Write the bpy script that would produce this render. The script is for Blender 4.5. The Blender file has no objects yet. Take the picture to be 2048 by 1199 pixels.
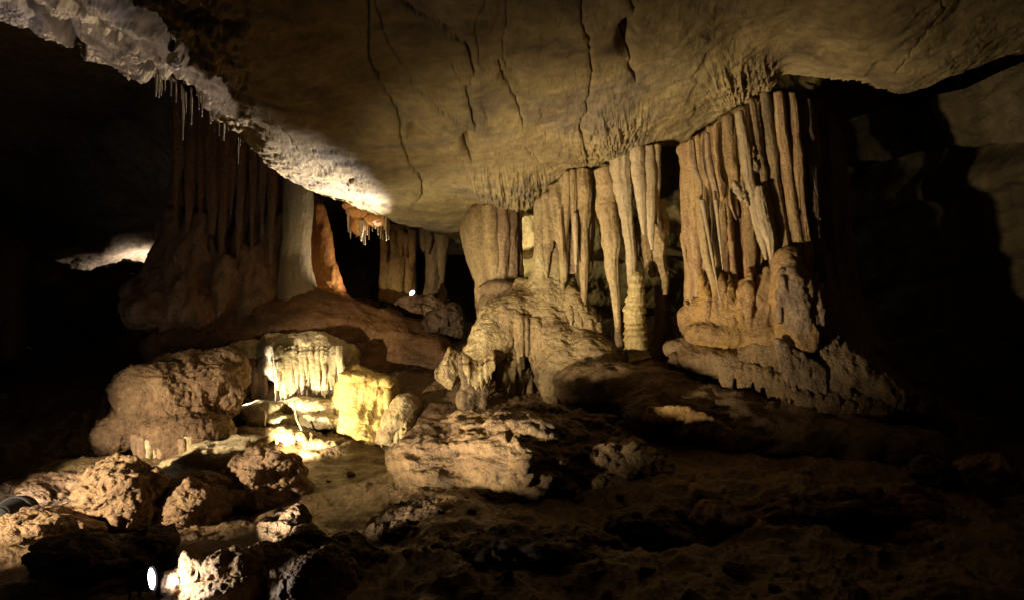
import bpy, math, random
import numpy as np
from mathutils import Vector, Quaternion
random.seed(7)
rng = np.random.default_rng(7)
sc = bpy.context.scene
C = sc.collection

# ------------------------------------------------------------------ camera
FPX = 1365.33
CAM = np.array([0.0, 0.0, 1.6])
PITCH = math.radians(8.0)
SP, CP = math.sin(PITCH), math.cos(PITCH)
cd = bpy.data.cameras.new("camera"); cam = bpy.data.objects.new("camera", cd); C.objects.link(cam)
cam.location = CAM; cam.rotation_euler = (math.radians(90) + PITCH, 0, 0)
cd.lens = 24; cd.sensor_width = 36; cd.clip_start = 0.05; cd.clip_end = 500
sc.camera = cam

def P(px, py, d):
    """pixel of the photograph (2048 x 1199) at depth d metres along the view axis -> world point(s)"""
    px = np.asarray(px, float); py = np.asarray(py, float); d = np.asarray(d, float)
    u = (px - 1024.0) / FPX; v = (599.5 - py) / FPX
    return np.stack([d * u + 0 * v, d * (CP - v * SP) + 0 * u, CAM[2] + d * (SP + v * CP) + 0 * u], axis=-1)

# ------------------------------------------------------------------ world, exposure
w = bpy.data.worlds.new("World"); sc.world = w; w.use_nodes = True
bg = w.node_tree.nodes["Background"]
bg.inputs[0].default_value = (0.9, 0.6, 0.3, 1); bg.inputs[1].default_value = 0.0035
sc.view_settings.view_transform = 'Standard'; sc.view_settings.look = 'None'
sc.view_settings.exposure = -0.22; sc.view_settings.gamma = 1
sc.cycles.max_bounces = 4; sc.cycles.diffuse_bounces = 2; sc.cycles.glossy_bounces = 2
sc.cycles.use_denoising = True
sc.cycles.sample_clamp_indirect = 3.0
sc.cycles.use_light_tree = True
sc.cycles.blur_glossy = .5

# ------------------------------------------------------------------ lamps, seen, inferred and added (each gets a floodlight fixture, see build_lamp)
# name, position, aim, watts, colour, cone degrees, blend, radius
LAMPS = [
    ("key",    P(562, 1030, 4.6), P(1280, 360, 6.5), 400, (1.0, 0.80, 0.51), 88, 1.0, 0.03),
    ("front",  P(338, 1116, 3.56), P(1330, 500, 6.5), 1350, (1.0, 0.80, 0.52), 62, 1.0, 0.08),  # added unseen lamp, brightens the base of the massive column
    ("near",   P(303, 1156, 3.30), P(303, 1156, 3.30) + np.array([.96, .13, .22]), 36, (1.0, 0.86, 0.66), 130, 0.5, 0.03),
    ("left",   np.array([-3.9, 2.9, 1.25]), P(560, 880, 6.0), 1200, (1.0, 0.80, 0.54), 50, 0.8, 0.03),  # added unseen lamp outside the frame, lights the left boulders
    ("fill_wash",   np.array([-3.7, 2.6, 1.3]), P(450, 470, 9.0), 38, (1.0, 0.84, 0.66), 44, 1.0, 0.03),  # added unseen fill lamp outside the frame, lifts the dim column
    ("edge",   P(30, 1028, 4.5), P(130, 1010, 5.2), 14, (1.0, 0.86, 0.70), 80, 0.5, 0.035),
    ("ledge",  P(212, 985, 5.1), np.array([-2.95, 4.5, 3.95]), 330, (0.80, 0.74, 1.0), 38, 0.12, 0.01),
    ("small",  P(824, 586, 8.6), P(588, 322, 6.8), 2000, (1.0, 0.90, 0.86), 46, 1.0, 0.02),
    ("orange", P(764, 606, 8.8), P(640, 500, 8.7), 60, (1.0, 0.84, 0.62), 64, 0.6, 0.03),  # added unseen lamp for the curtain that the small spotlight misses
    ("shelf",  P(462, 806, 6.95), P(600, 745, 7.2), 70, (1.0, 0.92, 0.80), 80, 0.3, 0.02),
    ("window", P(1012, 470, 8.9), P(1075, 480, 9.4), 36, (1.0, 0.86, 0.55), 150, 0.3, 0.03),
    ("far",    P(318, 566, 12.8), P(200, 480, 13.0), 90, (1.0, 0.86, 0.76), 150, 0.6, 0.04),
    ("niche",  P(520, 912, 6.15), P(725, 780, 7.1), 300, (1.0, 0.84, 0.52), 100, 0.5, 0.03),
]

# ------------------------------------------------------------------ noise
_perm = rng.permutation(256); _perm = np.concatenate([_perm, _perm, _perm])
_grad = rng.normal(size=(256, 3)); _grad /= np.linalg.norm(_grad, axis=1)[:, None]
def perlin(p):
    p = np.asarray(p, float)
    out = np.empty(len(p))
    for s in range(0, len(p), 200000):
        q = p[s:s + 200000]
        i = np.floor(q).astype(int); f = q - i; i &= 255
        t = f * f * f * (f * (f * 6 - 15) + 10)
        r = 0
        for dx in (0, 1):
            wx = t[:, 0] if dx else 1 - t[:, 0]
            a = _perm[(i[:, 0] + dx) & 255]
            for dy in (0, 1):
                wy = t[:, 1] if dy else 1 - t[:, 1]
                b = _perm[a + ((i[:, 1] + dy) & 255)]
                for dz in (0, 1):
                    wz = t[:, 2] if dz else 1 - t[:, 2]
                    g = _grad[_perm[b + ((i[:, 2] + dz) & 255)]]
                    r = r + wx * wy * wz * (g[:, 0] * (f[:, 0] - dx) + g[:, 1] * (f[:, 1] - dy) + g[:, 2] * (f[:, 2] - dz))
        out[s:s + 200000] = r
    return out * 1.5
def fbm(p, f=1.0, o=4, g=0.5, sc3=(1, 1, 1), off=0.0):
    p = np.asarray(p) * np.array(sc3) * f + off
    r = 0; a = 1
    for k in range(o):
        r = r + a * perlin(p); p = p * 2.03 + 17.3; a *= g
    return r
def ridged(p, f=1.0, o=3, sc3=(1, 1, 1), off=0.0):
    p = np.asarray(p) * np.array(sc3) * f + off
    r = 0; a = 1
    for k in range(o):
        r = r + a * (1 - 2 * np.abs(perlin(p))); p = p * 2.07 + 9.1; a *= 0.5
    return r / 1.75
def sstep(a, b, x):
    t = np.clip((x - a) / (b - a), 0, 1); return t * t * (3 - 2 * t)

# displacement fields: world point -> metres along the normal
def d_flute(amp=0.02, f=9, fine=0.004):
    def fn(p):
        wob = p + 0.05 * np.stack([fbm(p, 2, 2), fbm(p, 2, 2, off=5), 0 * p[:, 0]], 1)
        return amp * 1.3 * ridged(wob, f, 2, (1, 1, 0.10)) + amp * .6 * ridged(wob, f * 2.3, 2, (1, 1, .12), off=4) + amp * .6 * fbm(p, 5, 3, sc3=(1, 1, .5)) + fine * ridged(p, 30, 2, (1, 1, 1.6))
    return fn
def d_flow(amp=0.02, fine=0.009, fz=2.4, lump=3.5):
    def fn(p):
        q = p + 0.04 * np.stack([fbm(p, 4, 2), fbm(p, 4, 2, off=5), fbm(p, 4, 2, off=9)], 1)
        return amp * 1.3 * fbm(p, lump, 4) + fine * 1.5 * ridged(q, 13, 3, (1, 1, fz)) + fine * .8 * ridged(q, 11, 2, (1, 1, .3), off=3)
    return fn
def d_rock(amp=0.06, f=1.6, fine=0.012):
    def fn(p):
        q = p + 0.12 * np.stack([fbm(p, 2, 2), fbm(p, 2, 2, off=5), fbm(p, 2, 2, off=9)], 1)
        return amp * ridged(q, f, 3) + amp * .4 * fbm(p, f * 3, 4) + fine * ridged(q, 18, 3) + fine * .8 * fbm(p, 34, 3)
    return fn
def d_popcorn(amp=0.03, fine=0.012):
    def fn(p):
        n = fbm(p, 22, 3)
        return amp * fbm(p, 3, 3) + fine * np.abs(n) * 2 + fine * fbm(p, 45, 2)
    return fn

# ------------------------------------------------------------------ materials
def mat(name, cols, scale=1.6, rough=(.45, .8), bump=.5, bscale=45, streak=None, spec=.4, pos=(.3, .5, .7), distort=.6, speck=None, mott=(.62, 1.18)):
    cols = [(c[0], c[1] * .94, c[2] * .80) for c in cols]
    m = bpy.data.materials.new(name); m.use_nodes = True
    nt = m.node_tree; N = nt.nodes; L = nt.links
    b = N["Principled BSDF"]
    geo = N.new("ShaderNodeNewGeometry")
    mp = N.new("ShaderNodeMapping"); mp.inputs['Scale'].default_value = streak or (1, 1, 1)
    L.new(geo.outputs['Position'], mp.inputs[0])
    n1 = N.new("ShaderNodeTexNoise"); n1.inputs['Scale'].default_value = scale; n1.inputs['Detail'].default_value = 8
    n1.inputs['Roughness'].default_value = .62; n1.inputs['Distortion'].default_value = distort
    L.new(mp.outputs[0], n1.inputs['Vector'])
    r = N.new("ShaderNodeValToRGB"); e = r.color_ramp.elements
    e[0].position = pos[0]; e[0].color = (*cols[0], 1); e[1].position = pos[-1]; e[1].color = (*cols[-1], 1)
    for k in range(1, len(cols) - 1):
        x = r.color_ramp.elements.new(pos[0] + (pos[-1] - pos[0]) * k / (len(cols) - 1)); x.color = (*cols[k], 1)
    L.new(n1.outputs['Fac'], r.inputs[0])
    # mineral mottling in a finer scale
    n2 = N.new("ShaderNodeTexNoise"); n2.inputs['Scale'].default_value = scale * 13; n2.inputs['Detail'].default_value = 6
    L.new(geo.outputs['Position'], n2.inputs['Vector'])
    mr = N.new("ShaderNodeMapRange"); mr.inputs[1].default_value = .3; mr.inputs[2].default_value = .72; mr.inputs[3].default_value = mott[0]; mr.inputs[4].default_value = mott[1]
    L.new(n2.outputs['Fac'], mr.inputs[0])
    mx = N.new("ShaderNodeMix"); mx.data_type = 'RGBA'; mx.blend_type = 'MULTIPLY'; mx.inputs[0].default_value = 1
    L.new(r.outputs[0], mx.inputs[6]); L.new(mr.outputs[0], mx.inputs[7])
    out = mx.outputs[2]
    if speck:
        n4 = N.new("ShaderNodeTexNoise"); n4.inputs['Scale'].default_value = speck[0]; n4.inputs['Detail'].default_value = 4
        L.new(geo.outputs['Position'], n4.inputs['Vector'])
        m4 = N.new("ShaderNodeMapRange"); m4.inputs[1].default_value = speck[1]; m4.inputs[2].default_value = speck[1] + .06
        L.new(n4.outputs['Fac'], m4.inputs[0])
        x4 = N.new("ShaderNodeMix"); x4.data_type = 'RGBA'; x4.inputs[7].default_value = (*speck[2], 1)
        L.new(m4.outputs[0], x4.inputs[0]); L.new(out, x4.inputs[6]); out = x4.outputs[2]
    L.new(out, b.inputs['Base Color'])
    n3 = N.new("ShaderNodeTexNoise"); n3.inputs['Scale'].default_value = 6; n3.inputs['Detail'].default_value = 6
    L.new(geo.outputs['Position'], n3.inputs['Vector'])
    m3 = N.new("ShaderNodeMapRange"); m3.inputs[1].default_value = .35; m3.inputs[2].default_value = .65
    m3.inputs[3].default_value = rough[0]; m3.inputs[4].default_value = rough[1]
    L.new(n3.outputs['Fac'], m3.inputs[0]); L.new(m3.outputs[0], b.inputs['Roughness'])
    b.inputs['Specular IOR Level'].default_value = spec
    nb = N.new("ShaderNodeTexNoise"); nb.inputs['Scale'].default_value = bscale; nb.inputs['Detail'].default_value = 8; nb.inputs['Roughness'].default_value = .65
    L.new(geo.outputs['Position'], nb.inputs['Vector'])
    bp = N.new("ShaderNodeBump"); bp.inputs['Strength'].default_value = min(1, bump * 1.5); bp.inputs['Distance'].default_value = .03
    L.new(nb.outputs['Fac'], bp.inputs['Height']); L.new(bp.outputs[0], b.inputs['Normal'])
    return m
M = {
 'ceil': mat('ceiling limestone', [(.10, .075, .05), (.23, .18, .10), (.30, .24, .13), (.17, .14, .105), (.28, .215, .115)], .9, (.75, .95), .28, 40, spec=.15, pos=(.3, .72), speck=(34, .66, (.14, .105, .06)), mott=(.72, 1.15)),
 'ceil_far': mat('far ceiling limestone', [(.14, .11, .09), (.36, .30, .24), (.42, .36, .30)], .8, (.7, .9), .5, 30, spec=.15, pos=(.3, .7)),
 'wall': mat('wall limestone', [(.16, .13, .08), (.36, .29, .15), (.42, .34, .17)], .9, (.7, .95), .5, 35, spec=.15, pos=(.3, .7)),
 'curtain': mat('streaked curtain dripstone', [(.13, .085, .05), (.33, .23, .12), (.44, .31, .15), (.33, .195, .11), (.48, .37, .20), (.42, .36, .22)], 4.2, (.35, .7), .5, 60, streak=(1, 1, .07), pos=(.3, .72), distort=.3, mott=(.6, 1.15)),
 'foot': mat('ochre brown flowstone', [(.13, .08, .04), (.33, .21, .10), (.44, .28, .09), (.37, .28, .15)], 3, (.3, .6), .55, 55, streak=(1, 1, .4), pos=(.3, .72)),
 'foot_wet': mat('wet brown flowstone', [(.10, .065, .035), (.27, .185, .10), (.34, .25, .14)], 3, (.15, .45), .6, 55, spec=.6, pos=(.3, .72)),
 'banded': mat('yellow banded dripstone', [(.16, .11, .05), (.40, .32, .15), (.48, .40, .22)], 3, (.25, .6), .4, 50, streak=(.4, .4, 2.5), pos=(.3, .7)),
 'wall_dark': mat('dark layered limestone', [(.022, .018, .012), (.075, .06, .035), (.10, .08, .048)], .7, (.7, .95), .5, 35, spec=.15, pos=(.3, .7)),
 'mud': mat('wet clay', [(.07, .042, .024), (.18, .12, .07), (.25, .18, .105)], 1.6, (.3, .65), .5, 40, spec=.5, pos=(.3, .7)),
 'drip': mat('dripstone', [(.10, .07, .045), (.30, .22, .12), (.38, .28, .15), (.44, .36, .23)], 2.6, (.45, .75), .45, 60, streak=(1, 1, .16), pos=(.28, .74)),
 'drip_pale': mat('pale dripstone', [(.24, .18, .11), (.40, .32, .21), (.50, .43, .31)], 3, (.4, .7), .4, 60, streak=(1, 1, .12), pos=(.28, .7), mott=(.75, 1.12)),
 'drip_rust': mat('rusty dripstone', [(.12, .075, .05), (.28, .19, .12), (.35, .25, .16), (.40, .33, .24)], 2.4, (.4, .7), .4, 60, streak=(1, 1, .14), pos=(.28, .74)),
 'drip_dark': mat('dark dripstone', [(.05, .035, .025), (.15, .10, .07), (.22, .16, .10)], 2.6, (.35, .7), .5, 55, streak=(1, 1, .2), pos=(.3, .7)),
 'drip_dim': mat('grey red dripstone', [(.14, .07, .045), (.34, .24, .17), (.30, .16, .09), (.42, .33, .25)], 2.2, (.5, .8), .4, 60, streak=(1, 1, .25), pos=(.3, .7)),
 'orange': mat('orange dripstone', [(.30, .10, .03), (.55, .26, .08), (.62, .36, .14)], 2.2, (.4, .7), .4, 50, streak=(1, 1, .3), pos=(.3, .7)),
 'flow': mat('flowstone', [(.11, .075, .04), (.30, .22, .12), (.38, .30, .16), (.36, .33, .22)], 2.2, (.28, .6), .55, 55, spec=.5, pos=(.3, .74)),
 'flow_dark': mat('brown flowstone', [(.08, .048, .028), (.18, .12, .065), (.25, .18, .10)], 1.8, (.28, .6), .6, 50, spec=.5, pos=(.3, .7)),
 'flow_wet': mat('wet flowstone', [(.12, .08, .055), (.30, .21, .14), (.36, .27, .18)], 2.4, (.16, .45), .6, 55, spec=.6, pos=(.3, .7)),
 'slope': mat('orange brown flowstone', [(.08, .045, .02), (.19, .10, .045), (.24, .14, .06)], 1.6, (.4, .7), .5, 45, pos=(.3, .7)),
 'flow_orange': mat('ochre flowstone', [(.24, .12, .05), (.46, .30, .12), (.50, .36, .16)], 2.4, (.4, .7), .5, 50, pos=(.3, .7)),
 'flow_pale': mat('pale flowstone', [(.28, .21, .12), (.55, .47, .31), (.70, .64, .48)], 2.4, (.35, .7), .5, 55, pos=(.28, .66)),
 'yellow': mat('yellow flowstone', [(.42, .28, .08), (.66, .51, .19), (.72, .60, .30)], 2.0, (.35, .65), .5, 50, pos=(.3, .7)),
 'rock': mat('boulder limestone', [(.09, .055, .035), (.25, .165, .10), (.34, .24, .15)], 2.0, (.4, .75), .6, 42, spec=.3, pos=(.3, .7), speck=(38, .64, (.13, .075, .05))),
 'rock_pink': mat('pinkish boulder limestone', [(.12, .08, .055), (.31, .21, .14), (.38, .27, .19)], 1.8, (.45, .8), .6, 42, spec=.3, pos=(.3, .7)),
 'rock_red': mat('red brown clay rock', [(.06, .03, .018), (.16, .07, .035), (.20, .11, .06)], 2.0, (.5, .85), .6, 35, pos=(.3, .7)),
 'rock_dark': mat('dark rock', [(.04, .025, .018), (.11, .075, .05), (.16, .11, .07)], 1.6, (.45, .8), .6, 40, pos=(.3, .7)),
}
def plain(name, col, rough=.5, metal=0, emit=None, es=0):
    m = bpy.data.materials.new(name); m.use_nodes = True; b = m.node_tree.nodes["Principled BSDF"]
    b.inputs['Base Color'].default_value = (*col, 1); b.inputs['Roughness'].default_value = rough; b.inputs['Metallic'].default_value = metal
    if emit: b.inputs['Emission Color'].default_value = (*emit, 1); b.inputs['Emission Strength'].default_value = es
    return m
M['housing'] = plain('black painted metal', (.006, .006, .007), .8)
M['lens'] = plain('lit lamp glass', (.9, .9, .95), .2, 0, (.85, .88, 1.0), 22)
M['cable'] = plain('black rubber', (.01, .01, .01), .6)

# ------------------------------------------------------------------ object helpers
def link_mesh(name, V, Fc, m, parent=None, origin=None, smooth=True):
    me = bpy.data.meshes.new(name)
    V = np.asarray(V, float)
    if origin is not None: V = V - np.asarray(origin)
    me.vertices.add(len(V)); me.vertices.foreach_set('co', V.astype(np.float32).ravel())
    Fc = np.asarray(Fc)
    me.loops.add(Fc.size); me.loops.foreach_set('vertex_index', Fc.astype(np.int32).ravel())
    me.polygons.add(len(Fc)); me.polygons.foreach_set('loop_start', np.arange(0, Fc.size, Fc.shape[1], dtype=np.int32))
    me.update(calc_edges=True); me.validate()
    if smooth: me.polygons.foreach_set('use_smooth', np.ones(len(me.polygons), bool))
    me.materials.append(m)
    o = bpy.data.objects.new(name, me); C.objects.link(o)
    if parent is not None: o.parent = parent
    elif origin is not None: o.location = origin
    return o
def tag(o, label=None, cat=None, group=None, kind=None):
    if label: o['label'] = label
    if cat: o['category'] = cat
    if group: o['group'] = group
    if kind: o['kind'] = kind
    return o
class Thing:
    def __init__(s, name, loc, label, cat, group=None):
        s.o = bpy.data.objects.new(name, None); C.objects.link(s.o)
        s.base = np.asarray(loc, float); s.o.location = s.base
        s.o.empty_display_size = .1
        tag(s.o, label, cat, group)

def rings(centers, radii, seg, flat=1.0):
    """closed tube from ring centres (n,3) and radii (n,) ; rings lie in horizontal planes unless the path is flat"""
    centers = np.asarray(centers, float); n = len(centers)
    T = np.gradient(centers, axis=0); T /= np.linalg.norm(T, axis=1)[:, None] + 1e-9
    ref = np.where(np.abs(T[:, 2:3]) > .8, np.array([[0, 1.0, 0]]), np.array([[0, 0, 1.0]]))
    A = np.cross(ref, T); A /= np.linalg.norm(A, axis=1)[:, None] + 1e-9
    B = np.cross(T, A)
    th = np.arange(seg) * 2 * math.pi / seg
    rad = np.asarray(radii)[:, None, None]
    V = centers[:, None, :] + rad * (np.cos(th)[None, :, None] * A[:, None, :] + flat * np.sin(th)[None, :, None] * B[:, None, :])
    V = V.reshape(-1, 3)
    i = np.arange(n - 1)[:, None] * seg; j = np.arange(seg)[None, :]; k = (j + 1) % seg
    Fq = np.stack([i + j, i + k, i + seg + k, i + seg + j], -1).reshape(-1, 4)
    nv = len(V); V = np.vstack([V, centers[0], centers[-1]])
    jj = np.arange(seg); kk = (jj + 1) % seg
    c0 = np.stack([np.full(seg, nv), kk, jj, jj], -1)
    o = (n - 1) * seg
    c1 = np.stack([np.full(seg, nv + 1), o + jj, o + kk, o + kk], -1)
    return V, Fq, np.vstack([c0[:, :3], c1[:, :3]])
def resample(pts, n):
    pts = np.asarray(pts, float)
    if len(pts) == 2:
        t = np.linspace(0, 1, n)[:, None]; return pts[0] * (1 - t) + pts[1] * t
    s = np.concatenate([[0], np.cumsum(np.linalg.norm(np.diff(pts[:, :3], axis=0), axis=1) + 1e-6)])
    t = np.linspace(0, s[-1], n)
    out = np.stack([np.interp(t, s, pts[:, k]) for k in range(pts.shape[1])], 1)
    for _ in range(max(1, n // (len(pts) * 3))):
        out[1:-1] = (out[:-2] + 2 * out[1:-1] + out[2:]) / 4
    return out
def tris(Fq, Ft):
    return np.vstack([Fq[:, [0, 1, 2]], Fq[:, [0, 2, 3]], Ft])
def path(spec, d=None):
    """spec rows (px, py, halfwidth px[, depth]) -> (n,4) world + radius metres"""
    out = []
    for r in spec:
        dd = r[3] if len(r) > 3 else d
        out.append([*P(r[0], r[1], dd), r[2] * dd / FPX])
    return np.array(out)
def tubegeo(spec, d=None, seg=14, n=None, flat=1.0):
    a = path(spec, d)
    L = np.sum(np.linalg.norm(np.diff(a[:, :3], axis=0), axis=1))
    n = n or int(max(6, min(70, L / .05)))
    a = resample(a, n)
    V, Fq, Ft = rings(a[:, :3], np.maximum(a[:, 3], .002), seg, flat)
    return V, tris(Fq, Ft)
def ell(px, py, d, rx, ry, rz=None, tilt=0, seg=20):
    """ellipsoid, half sizes in photo pixels at depth d; tilt in degrees in the picture plane (clockwise)"""
    rz = rx if rz is None else rz
    s = d / FPX
    u = np.linspace(0, math.pi, seg // 2 + 1)[1:-1]; th = np.arange(seg) * 2 * math.pi / seg
    X = np.sin(u)[:, None] * np.cos(th); Y = np.sin(u)[:, None] * np.sin(th); Z = np.cos(u)[:, None] + 0 * th
    V = np.stack([X.ravel(), Y.ravel(), Z.ravel()], 1); V = np.vstack([V, [0, 0, 1], [0, 0, -1]])
    V = V * np.array([rx * s, rz * s, ry * s])
    a = math.radians(tilt); ca, sa = math.cos(a), math.sin(a)
    V = np.stack([V[:, 0] * ca + V[:, 2] * sa, V[:, 1], -V[:, 0] * sa + V[:, 2] * ca], 1) + P(px, py, d)
    n = len(u); i = np.arange(n - 1)[:, None] * seg; j = np.arange(seg)[None, :]; k = (j + 1) % seg
    Fq = np.stack([i + j, i + seg + j, i + seg + k, i + k], -1).reshape(-1, 4)
    jj = np.arange(seg); kk = (jj + 1) % seg; nv = n * seg
    Ft = np.vstack([np.stack([np.full(seg, nv), jj, kk], -1), np.stack([np.full(seg, nv + 1), (n - 1) * seg + kk, (n - 1) * seg + jj], -1)])
    return V, tris(Fq, Ft)
def normals(V, Fc):
    nn = np.zeros_like(V)
    fn = np.cross(V[Fc[:, 1]] - V[Fc[:, 0]], V[Fc[:, 2]] - V[Fc[:, 0]])
    for k in range(Fc.shape[1]):
        for c in range(3): nn[:, c] += np.bincount(Fc[:, k], fn[:, c], len(V))
    return nn / (np.linalg.norm(nn, axis=1)[:, None] + 1e-12)
def organic(name, geos, m, voxel=.02, smooth=3, disp=None, parent=None, origin=None):
    """fuse many closed shapes into ONE skin (voxel remesh), relax it and displace it with the given field"""
    vs, fs, k = [], [], 0
    for V, Fc in geos:
        vs.append(V); fs.append(Fc + k); k += len(V)
    o = link_mesh(name + '_tmp', np.vstack(vs), np.vstack(fs), m)
    r = o.modifiers.new('r', 'REMESH'); r.mode = 'VOXEL'; r.voxel_size = voxel
    if smooth:
        s = o.modifiers.new('s', 'SMOOTH'); s.iterations = smooth; s.factor = .5
    dg = bpy.context.evaluated_depsgraph_get()
    ev = o.evaluated_get(dg); me = ev.to_mesh()
    n = len(me.vertices); V = np.empty(n * 3, np.float32); me.vertices.foreach_get('co', V); V = V.reshape(-1, 3).astype(float)
    Fc = np.empty(len(me.loops), np.int32); me.loops.foreach_get('vertex_index', Fc); Fc = Fc.reshape(-1, 4)
    ev.to_mesh_clear(); tmp = o.data; bpy.data.objects.remove(o); bpy.data.meshes.remove(tmp)
    if disp:
        N = normals(V, Fc); V = V + N * disp(V)[:, None]
    return link_mesh(name, V, Fc, m, parent, origin)
def fuse(geos, voxel=.05, it=12):
    """melt overlapping shapes into one soft body; the result is used as a shape inside organic()"""
    vs, fs, k = [], [], 0
    for V, Fc in geos:
        vs.append(V); fs.append(Fc + k); k += len(V)
    o = link_mesh('melt_tmp', np.vstack(vs), np.vstack(fs), M['rock'])
    r = o.modifiers.new('r', 'REMESH'); r.mode = 'VOXEL'; r.voxel_size = voxel
    m_ = o.modifiers.new('s', 'SMOOTH'); m_.iterations = it; m_.factor = .5
    ev = o.evaluated_get(bpy.context.evaluated_depsgraph_get()); me = ev.to_mesh()
    V = np.empty(len(me.vertices) * 3, np.float32); me.vertices.foreach_get('co', V)
    Fc = np.empty(len(me.loops), np.int32); me.loops.foreach_get('vertex_index', Fc); Fc = Fc.reshape(-1, 4)
    ev.to_mesh_clear(); tmp = o.data; bpy.data.objects.remove(o); bpy.data.meshes.remove(tmp)
    return V.reshape(-1, 3).astype(float), tris(Fc, np.zeros((0, 3), int))
def drip(name, spec, m, d=None, parent=None, origin=None, seg=28, flute=.22, nfl=2.6, rough=.09, seed=0, ringed=0, flat=1.0):
    """one stalactite / pillar: tapering fluted tube along a path given in photo pixels"""
    a = path(spec, d); L = np.sum(np.linalg.norm(np.diff(a[:, :3], axis=0), axis=1))
    n = int(max(8, min(220, L / .014)))
    a = resample(a, n)
    c = a[:, :3].copy(); r = a[:, 3].copy()
    z = np.linspace(0, L, n)
    q = np.stack([z * 3, np.full(n, seed * 3.7), np.zeros(n)], 1)
    r *= 1 + .16 * fbm(q, 1.2, 3) + .05 * fbm(q, 6, 2)
    c[:, 0] += .35 * r * fbm(q, .8, 2, off=3); c[:, 1] += .35 * r * fbm(q, .8, 2, off=7)
    if ringed:
        ph = z / ringed + .6 * fbm(q, 1.0, 2, off=11); r *= 1 + .20 * (ph % 1) ** 1.6
    r = np.maximum(r, .0025)
    V, Fq, Ft = rings(c, r, seg, flat)
    ctr = np.repeat(c, seg, 0); R = np.repeat(r, seg)
    body = V[:-2]; dirv = (body - ctr) / (R[:, None] + 1e-9)
    zz = np.repeat(z, seg)
    k = nfl or 2.2
    q = np.stack([dirv[:, 0] * k + seed * 5.1, dirv[:, 1] * k, zz * .9], 1)
    q2 = np.stack([dirv[:, 0] * 5, dirv[:, 1] * 5 + seed, zz * 14], 1)
    dr = flute * ridged(q, 1, 2) + rough * fbm(q2, 1, 3)
    body = ctr + (body - ctr) * (1 + dr)[:, None]
    V = np.vstack([body, V[-2:]])
    return link_mesh(name, V, tris(Fq, Ft), m, parent, origin)
def icosph(level):
    import bmesh
    bm = bmesh.new(); bmesh.ops.create_icosphere(bm, subdivisions=level, radius=1)
    V = np.array([v.co[:] for v in bm.verts]); Fc = np.array([[v.index for v in f.verts] for f in bm.faces]); bm.free()
    return V, Fc
ICO = {5: icosph(5), 6: icosph(6), 7: icosph(7)}
def rock(name, px, py, d, w_, h_, dep, m, label=None, cat='boulder', seed=0, tilt=0, amp=.13, fine=.02, cuts=7, lvl=6, group=None, parent=None, drop=0.0):
    """one boulder: sphere cut by random planes, weathered by noise. w_,h_ = full size in photo pixels, dep = depth in metres"""
    V, Fc = ICO[lvl]; V = V.copy()
    r = np.random.default_rng(seed + 100)
    for _ in range(cuts):
        n = r.normal(size=3); n /= np.linalg.norm(n); h = r.uniform(.55, .85)
        k = V @ n; V -= np.maximum(k - h, 0)[:, None] * n * .92
    s = d / FPX; sx, sy, sz = w_ * s / 2, dep / 2, h_ * s / 2
    off = seed * 13.7
    q = V + off
    rel = amp * ridged(q, 1.1, 3) + amp * .6 * fbm(q, 2.2, 4)
    V = V * (1 + rel[:, None])
    V = V * np.array([sx, sy, sz])
    a = math.radians(tilt); ca, sa = math.cos(a), math.sin(a)
    V = np.stack([V[:, 0] * ca + V[:, 2] * sa, V[:, 1], -V[:, 0] * sa + V[:, 2] * ca], 1)
    c = P(px, py, d); Wd = V + c
    N = normals(Wd, Fc)
    Wd = Wd + N * (fine * 1.6 * fbm(Wd, 4.5, 3, sc3=(1, 1, 1.7)) + fine * .5 * ridged(Wd, 11, 3, (1, 1, 1.6)) + fine * .35 * fbm(Wd, 30, 3) - fine * 1.4 * sstep(.35, .6, fbm(Wd, 6, 2, off=seed)))[:, None]
    base = c - np.array([0, 0, sz])
    o = link_mesh(name, Wd, Fc, m, parent, base if parent is None else parent_base[parent.name])
    if label: tag(o, label, cat, group)
    return o
parent_base = {}

def tps(ctrl, qx, qy, reg=1e-4):
    c = np.array(ctrl, float); X = c[:, :2] / 500.0; y = c[:, 2]
    D = np.linalg.norm(X[:, None] - X[None], axis=2); K = D + 0  # linear kernel: no overshoot
    n = len(X); A = np.zeros((n + 3, n + 3)); A[:n, :n] = K + reg * np.eye(n) * -1
    A[:n, n:] = np.c_[np.ones(n), X]; A[n:, :n] = A[:n, n:].T
    s = np.linalg.solve(A, np.r_[y, 0, 0, 0])
    out = np.empty(qx.size); Q = np.stack([qx.ravel(), qy.ravel()], 1) / 500.0
    for i in range(0, len(Q), 50000):
        q = Q[i:i + 50000]; D = np.linalg.norm(q[:, None] - X[None], axis=2)
        out[i:i + 50000] = D @ s[:n] + s[n] + q @ s[n + 1:]
    return out.reshape(qx.shape)
def axis(a, b, c, d, n_in, n_out):
    """parameter values from a to d, dense between b and c"""
    return np.concatenate([np.linspace(a, b, n_out, endpoint=False), np.linspace(b, c, n_in, endpoint=False), np.linspace(c, d, n_out)])
def grid_faces(ny, nx, flip=False):
    i = np.arange(ny - 1)[:, None] * nx; j = np.arange(nx - 1)[None]
    f = [i + j, i + j + 1, i + nx + j + 1, i + nx + j]
    if flip: f = f[::-1]
    return np.stack(f, -1).reshape(-1, 4)
def seg_dist(px, py, line):
    best = np.full(px.shape, 1e9)
    for (x0, y0), (x1, y1) in zip(line[:-1], line[1:]):
        dx, dy = x1 - x0, y1 - y0; L2 = dx * dx + dy * dy + 1e-9
        t = np.clip(((px - x0) * dx + (py - y0) * dy) / L2, 0, 1)
        best = np.minimum(best, np.hypot(px - x0 - t * dx, py - y0 - t * dy))
    return best

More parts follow.
